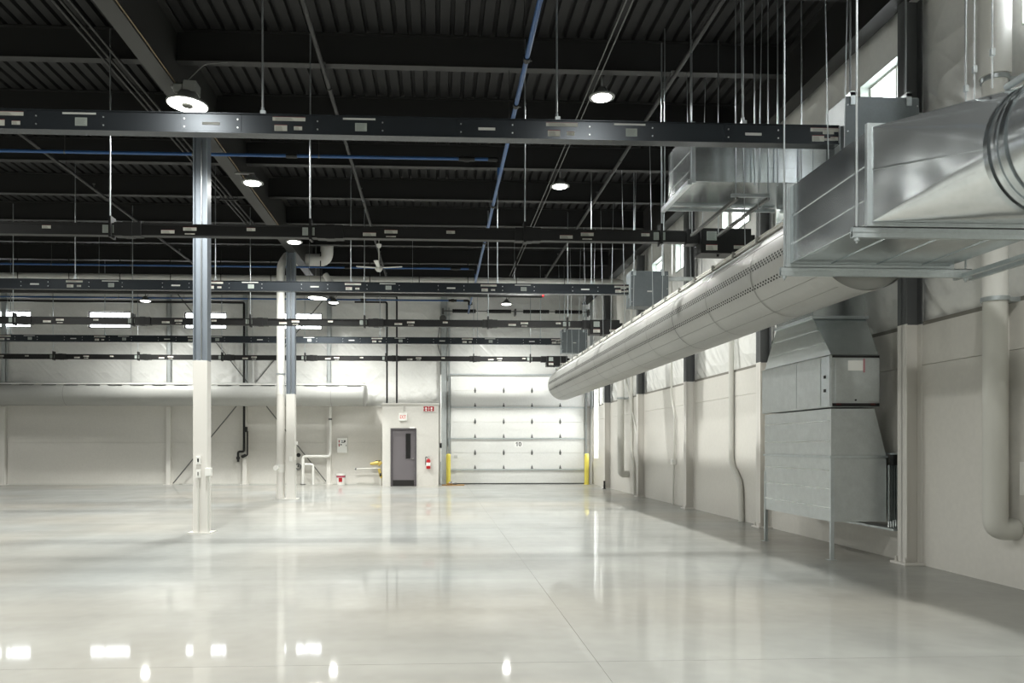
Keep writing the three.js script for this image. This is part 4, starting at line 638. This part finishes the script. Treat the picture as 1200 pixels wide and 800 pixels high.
// ---------------------------------------------------------------- small things before the end wall
{
  const d = DF - 0.04, W = (u, v) => P(u, v, { d });
  const a = W(395.7, 530.5), b = W(407.5, 513), pan = canvasTex(128, 192, (c, w, h) => { c.fillStyle = '#efefeb'; c.fillRect(0, 0, w, h); c.fillStyle = '#9b2c32'; c.fillRect(16, 24, 14, 34); c.fillRect(16, 72, 14, 38); c.fillStyle = '#26282c'; c.fillRect(88, 26, 22, 26); c.fillRect(52, 52, 44, 9); c.fillRect(40, 78, 18, 16); c.fillStyle = '#8a8d91'; c.fillRect(50, 30, 26, 12); });
  const t = thing('wall_cabinet', 'small white wall cabinet with red and black markings', 'cabinet'); part(t, 'cabinet_body', bx(a[0], b[0], a[1], b[1], d - 0.16, d, 0.008), M.white); part(t, 'cabinet_door', bx(a[0] + 0.012, b[0] - 0.012, a[1] + 0.012, b[1] - 0.012, d - 0.17, d - 0.16, 0.004), M.white); part(t, 'marking', printed(a[0] + 0.015, b[0] - 0.015, a[1] + 0.015, b[1] - 0.015, d - 0.172), mat('#ffffff', 0.4, 0, { map: pan })); part(t, 'latch', bx(b[0] - 0.05, b[0] - 0.03, (a[1] + b[1]) / 2 - 0.03, (a[1] + b[1]) / 2 + 0.03, d - 0.185, d - 0.17), M.conduit);
  const bk = thing('paint_bucket', 'white plastic bucket with red label on the floor by the end wall', 'bucket'), q = P(399.5, 568, { y: 0 }), at = g => metreUV(g).translate(q[0], 0, -q[2]);
  part(bk, 'pail', at(new THREE.LatheGeometry([[0.001, 0.004], [0.145, 0], [0.15, 0.01], [0.172, 0.36], [0.18, 0.365], [0.18, 0.4]].map(p => new THREE.Vector2(...p)), 28)), M.white); part(bk, 'lid', at(new THREE.CylinderGeometry(0.186, 0.186, 0.03, 28).translate(0, 0.41, 0)), M.white); part(bk, 'label_band', at(new THREE.CylinderGeometry(0.174, 0.171, 0.07, 28, 1, true).translate(0, 0.325, 0)), mat('#b04a62', 0.4), 'pink-red band'); part(bk, 'label_patch', at(new THREE.CylinderGeometry(0.17, 0.162, 0.16, 12, 1, true, Math.PI - 0.42 + Math.PI, 0.84).translate(0, 0.2, 0)), M.red, 'red square label'); part(bk, 'bail_handle', pipe([[q[0] - 0.185, 0.37, q[2]], [q[0] - 0.15, 0.27, q[2] - 0.12], [q[0] + 0.15, 0.27, q[2] - 0.12], [q[0] + 0.185, 0.37, q[2]]], 0.004, 0.06, 6), M.rod);
  // white looped pipe
  const L = (u, v) => P(u, v, { d: d - 0.28 }); const wp = thing('white_loop_pipe', 'white pipe dropping the end wall post and looping down to the floor', 'pipe');
  part(wp, 'main_pipe', pipe([[L(387, 480)[0], LINER, d - 0.28], L(387, 534.5), L(355, 534.5), [L(355, 560)[0], 0.0, d - 0.28]], 0.055, 0.12, 14), M.whitePipe); part(wp, 'loop_pipe', pipe([L(357, 544), L(367, 544), [L(367, 560)[0], 0.0, d - 0.3]], 0.045, 0.1, 14), M.whitePipe); part(wp, 'coupling', [rod(L(387, 490), L(387, 492), 0.07)], M.conduit); part(wp, 'floor_flange', rod([L(355, 560)[0], 0, d - 0.28], [L(355, 560)[0], 0.03, d - 0.28], 0.11, 16), M.conduit);
  const hr = thing('hose_valve', 'black hose valve and coiled hose behind the far freestanding column', 'hose'), c = L(350, 533), e = L(349, 546); const ring = (p, r, s, dd) => metreUV(new THREE.TorusGeometry(r, s, 8, 24).translate(p[0], p[1], -(d - dd)));
  part(hr, 'hand_wheel', [ring(c, 0.055, 0.025, 0.3), rod([c[0], c[1], d - 0.32], [c[0], c[1], d - 0.01], 0.03)], M.black); part(hr, 'hose_coil', [ring(e, 0.1, 0.016, 0.26), ring([e[0] + 0.01, e[1] - 0.03], 0.11, 0.016, 0.22)], M.conduit); part(hr, 'hose_tail', pipe([[e[0] - 0.08, e[1], d - 0.26], [e[0] - 0.07, 0.4, d - 0.26], [e[0] - 0.12, 0.02, d - 0.3]], 0.016, 0.1, 8), M.conduit); part(hr, 'hose_reel_bracket', bx(e[0] - 0.03, e[0] + 0.03, e[1] - 0.05, e[1] + 0.05, d - 0.2, d - 0.01), M.conduit);
  // brass backflow valve
  const bv = thing('backflow_valve', 'brass valve assembly on a pipe beside the vestibule', 'valve'), p0 = L(416, 549.3), p1 = L(446, 548.5), p2 = L(436, 543), p3 = L(445, 555);
  part(bv, 'pipe_run', rod(p0, p1, 0.03), M.beigePipe); part(bv, 'valve_body', [rod(L(434, 543.5), L(444, 542), 0.05, 14, 0.09), rod(L(443, 545), L(447, 541), 0.07), rod(L(444, 549), L(447, 560), 0.06)], M.brass); part(bv, 'handle', [bar(L(440, 540), L(446, 540), 0.03, 0.05), rod(L(445, 556), L(447, 556), 0.09)], M.black); part(bv, 'pipe_cap', rod(p0, [p0[0] + 0.06, p0[1], p0[2]], 0.045), M.conduit); part(bv, 'outlet_pipe', rod([p3[0] + 0.03, 0, p3[2]], [p3[0] + 0.03, p3[1], p3[2]], 0.04), M.beigePipe);
}
{ // bollards
  for (const [u, v, l] of [[525.5, 566.5, 'yellow bollard beside the vestibule with clutter at its foot'], [687.5, 567.5, 'yellow bollard beside the tall windows']]) {
    const q = P(u, v, { d: u < 600 ? 31.0 : 30.9 }), t = thing('bollard', l, 'bollard'); part(t, 'post_sleeve', metreUV(new THREE.LatheGeometry([[0.09, 0], [0.09, 1.13], [0.08, 1.17], [0.05, 1.195], [0.001, 1.2]].map(p => new THREE.Vector2(...p)), 22).translate(q[0], 0, -q[2])), M.yellow); part(t, 'base_ring', rod([q[0], 0, q[2]], [q[0], 0.02, q[2]], 0.105, 22), M.yellow);
  }
  const q = P(527, 568, { y: 0 }); single('wood_board', 'thin brown board lying at the foot of the vestibule bollard', 'board', bx(q[0] - 0.3, q[0] + 0.55, 0, 0.03, q[2] - 0.5, q[2] - 0.28, 0.004), M.wood);
  const t = thing('scrap_bundle', 'small bundle of silver and dark scraps on the brown board', 'scrap'); part(t, 'crumpled_foil', metreUV(new THREE.IcosahedronGeometry(0.1, 2).scale(1, 0.65, 0.9).translate(q[0] + 0.05, 0.095, -(q[2] - 0.38))), M.chrome); part(t, 'dark_scrap', bx(q[0] + 0.1, q[0] + 0.26, 0.03, 0.1, q[2] - 0.45, q[2] - 0.33, 0.01), M.conduit); part(t, 'yellow_scrap', bx(q[0] - 0.12, q[0] - 0.02, 0.03, 0.09, q[2] - 0.45, q[2] - 0.34, 0.01), M.wood);
}
settle();
for (const o of scene.children) if (o.isMesh) {/* single meshes keep world coordinates */ }
renderer.render(scene, camera);
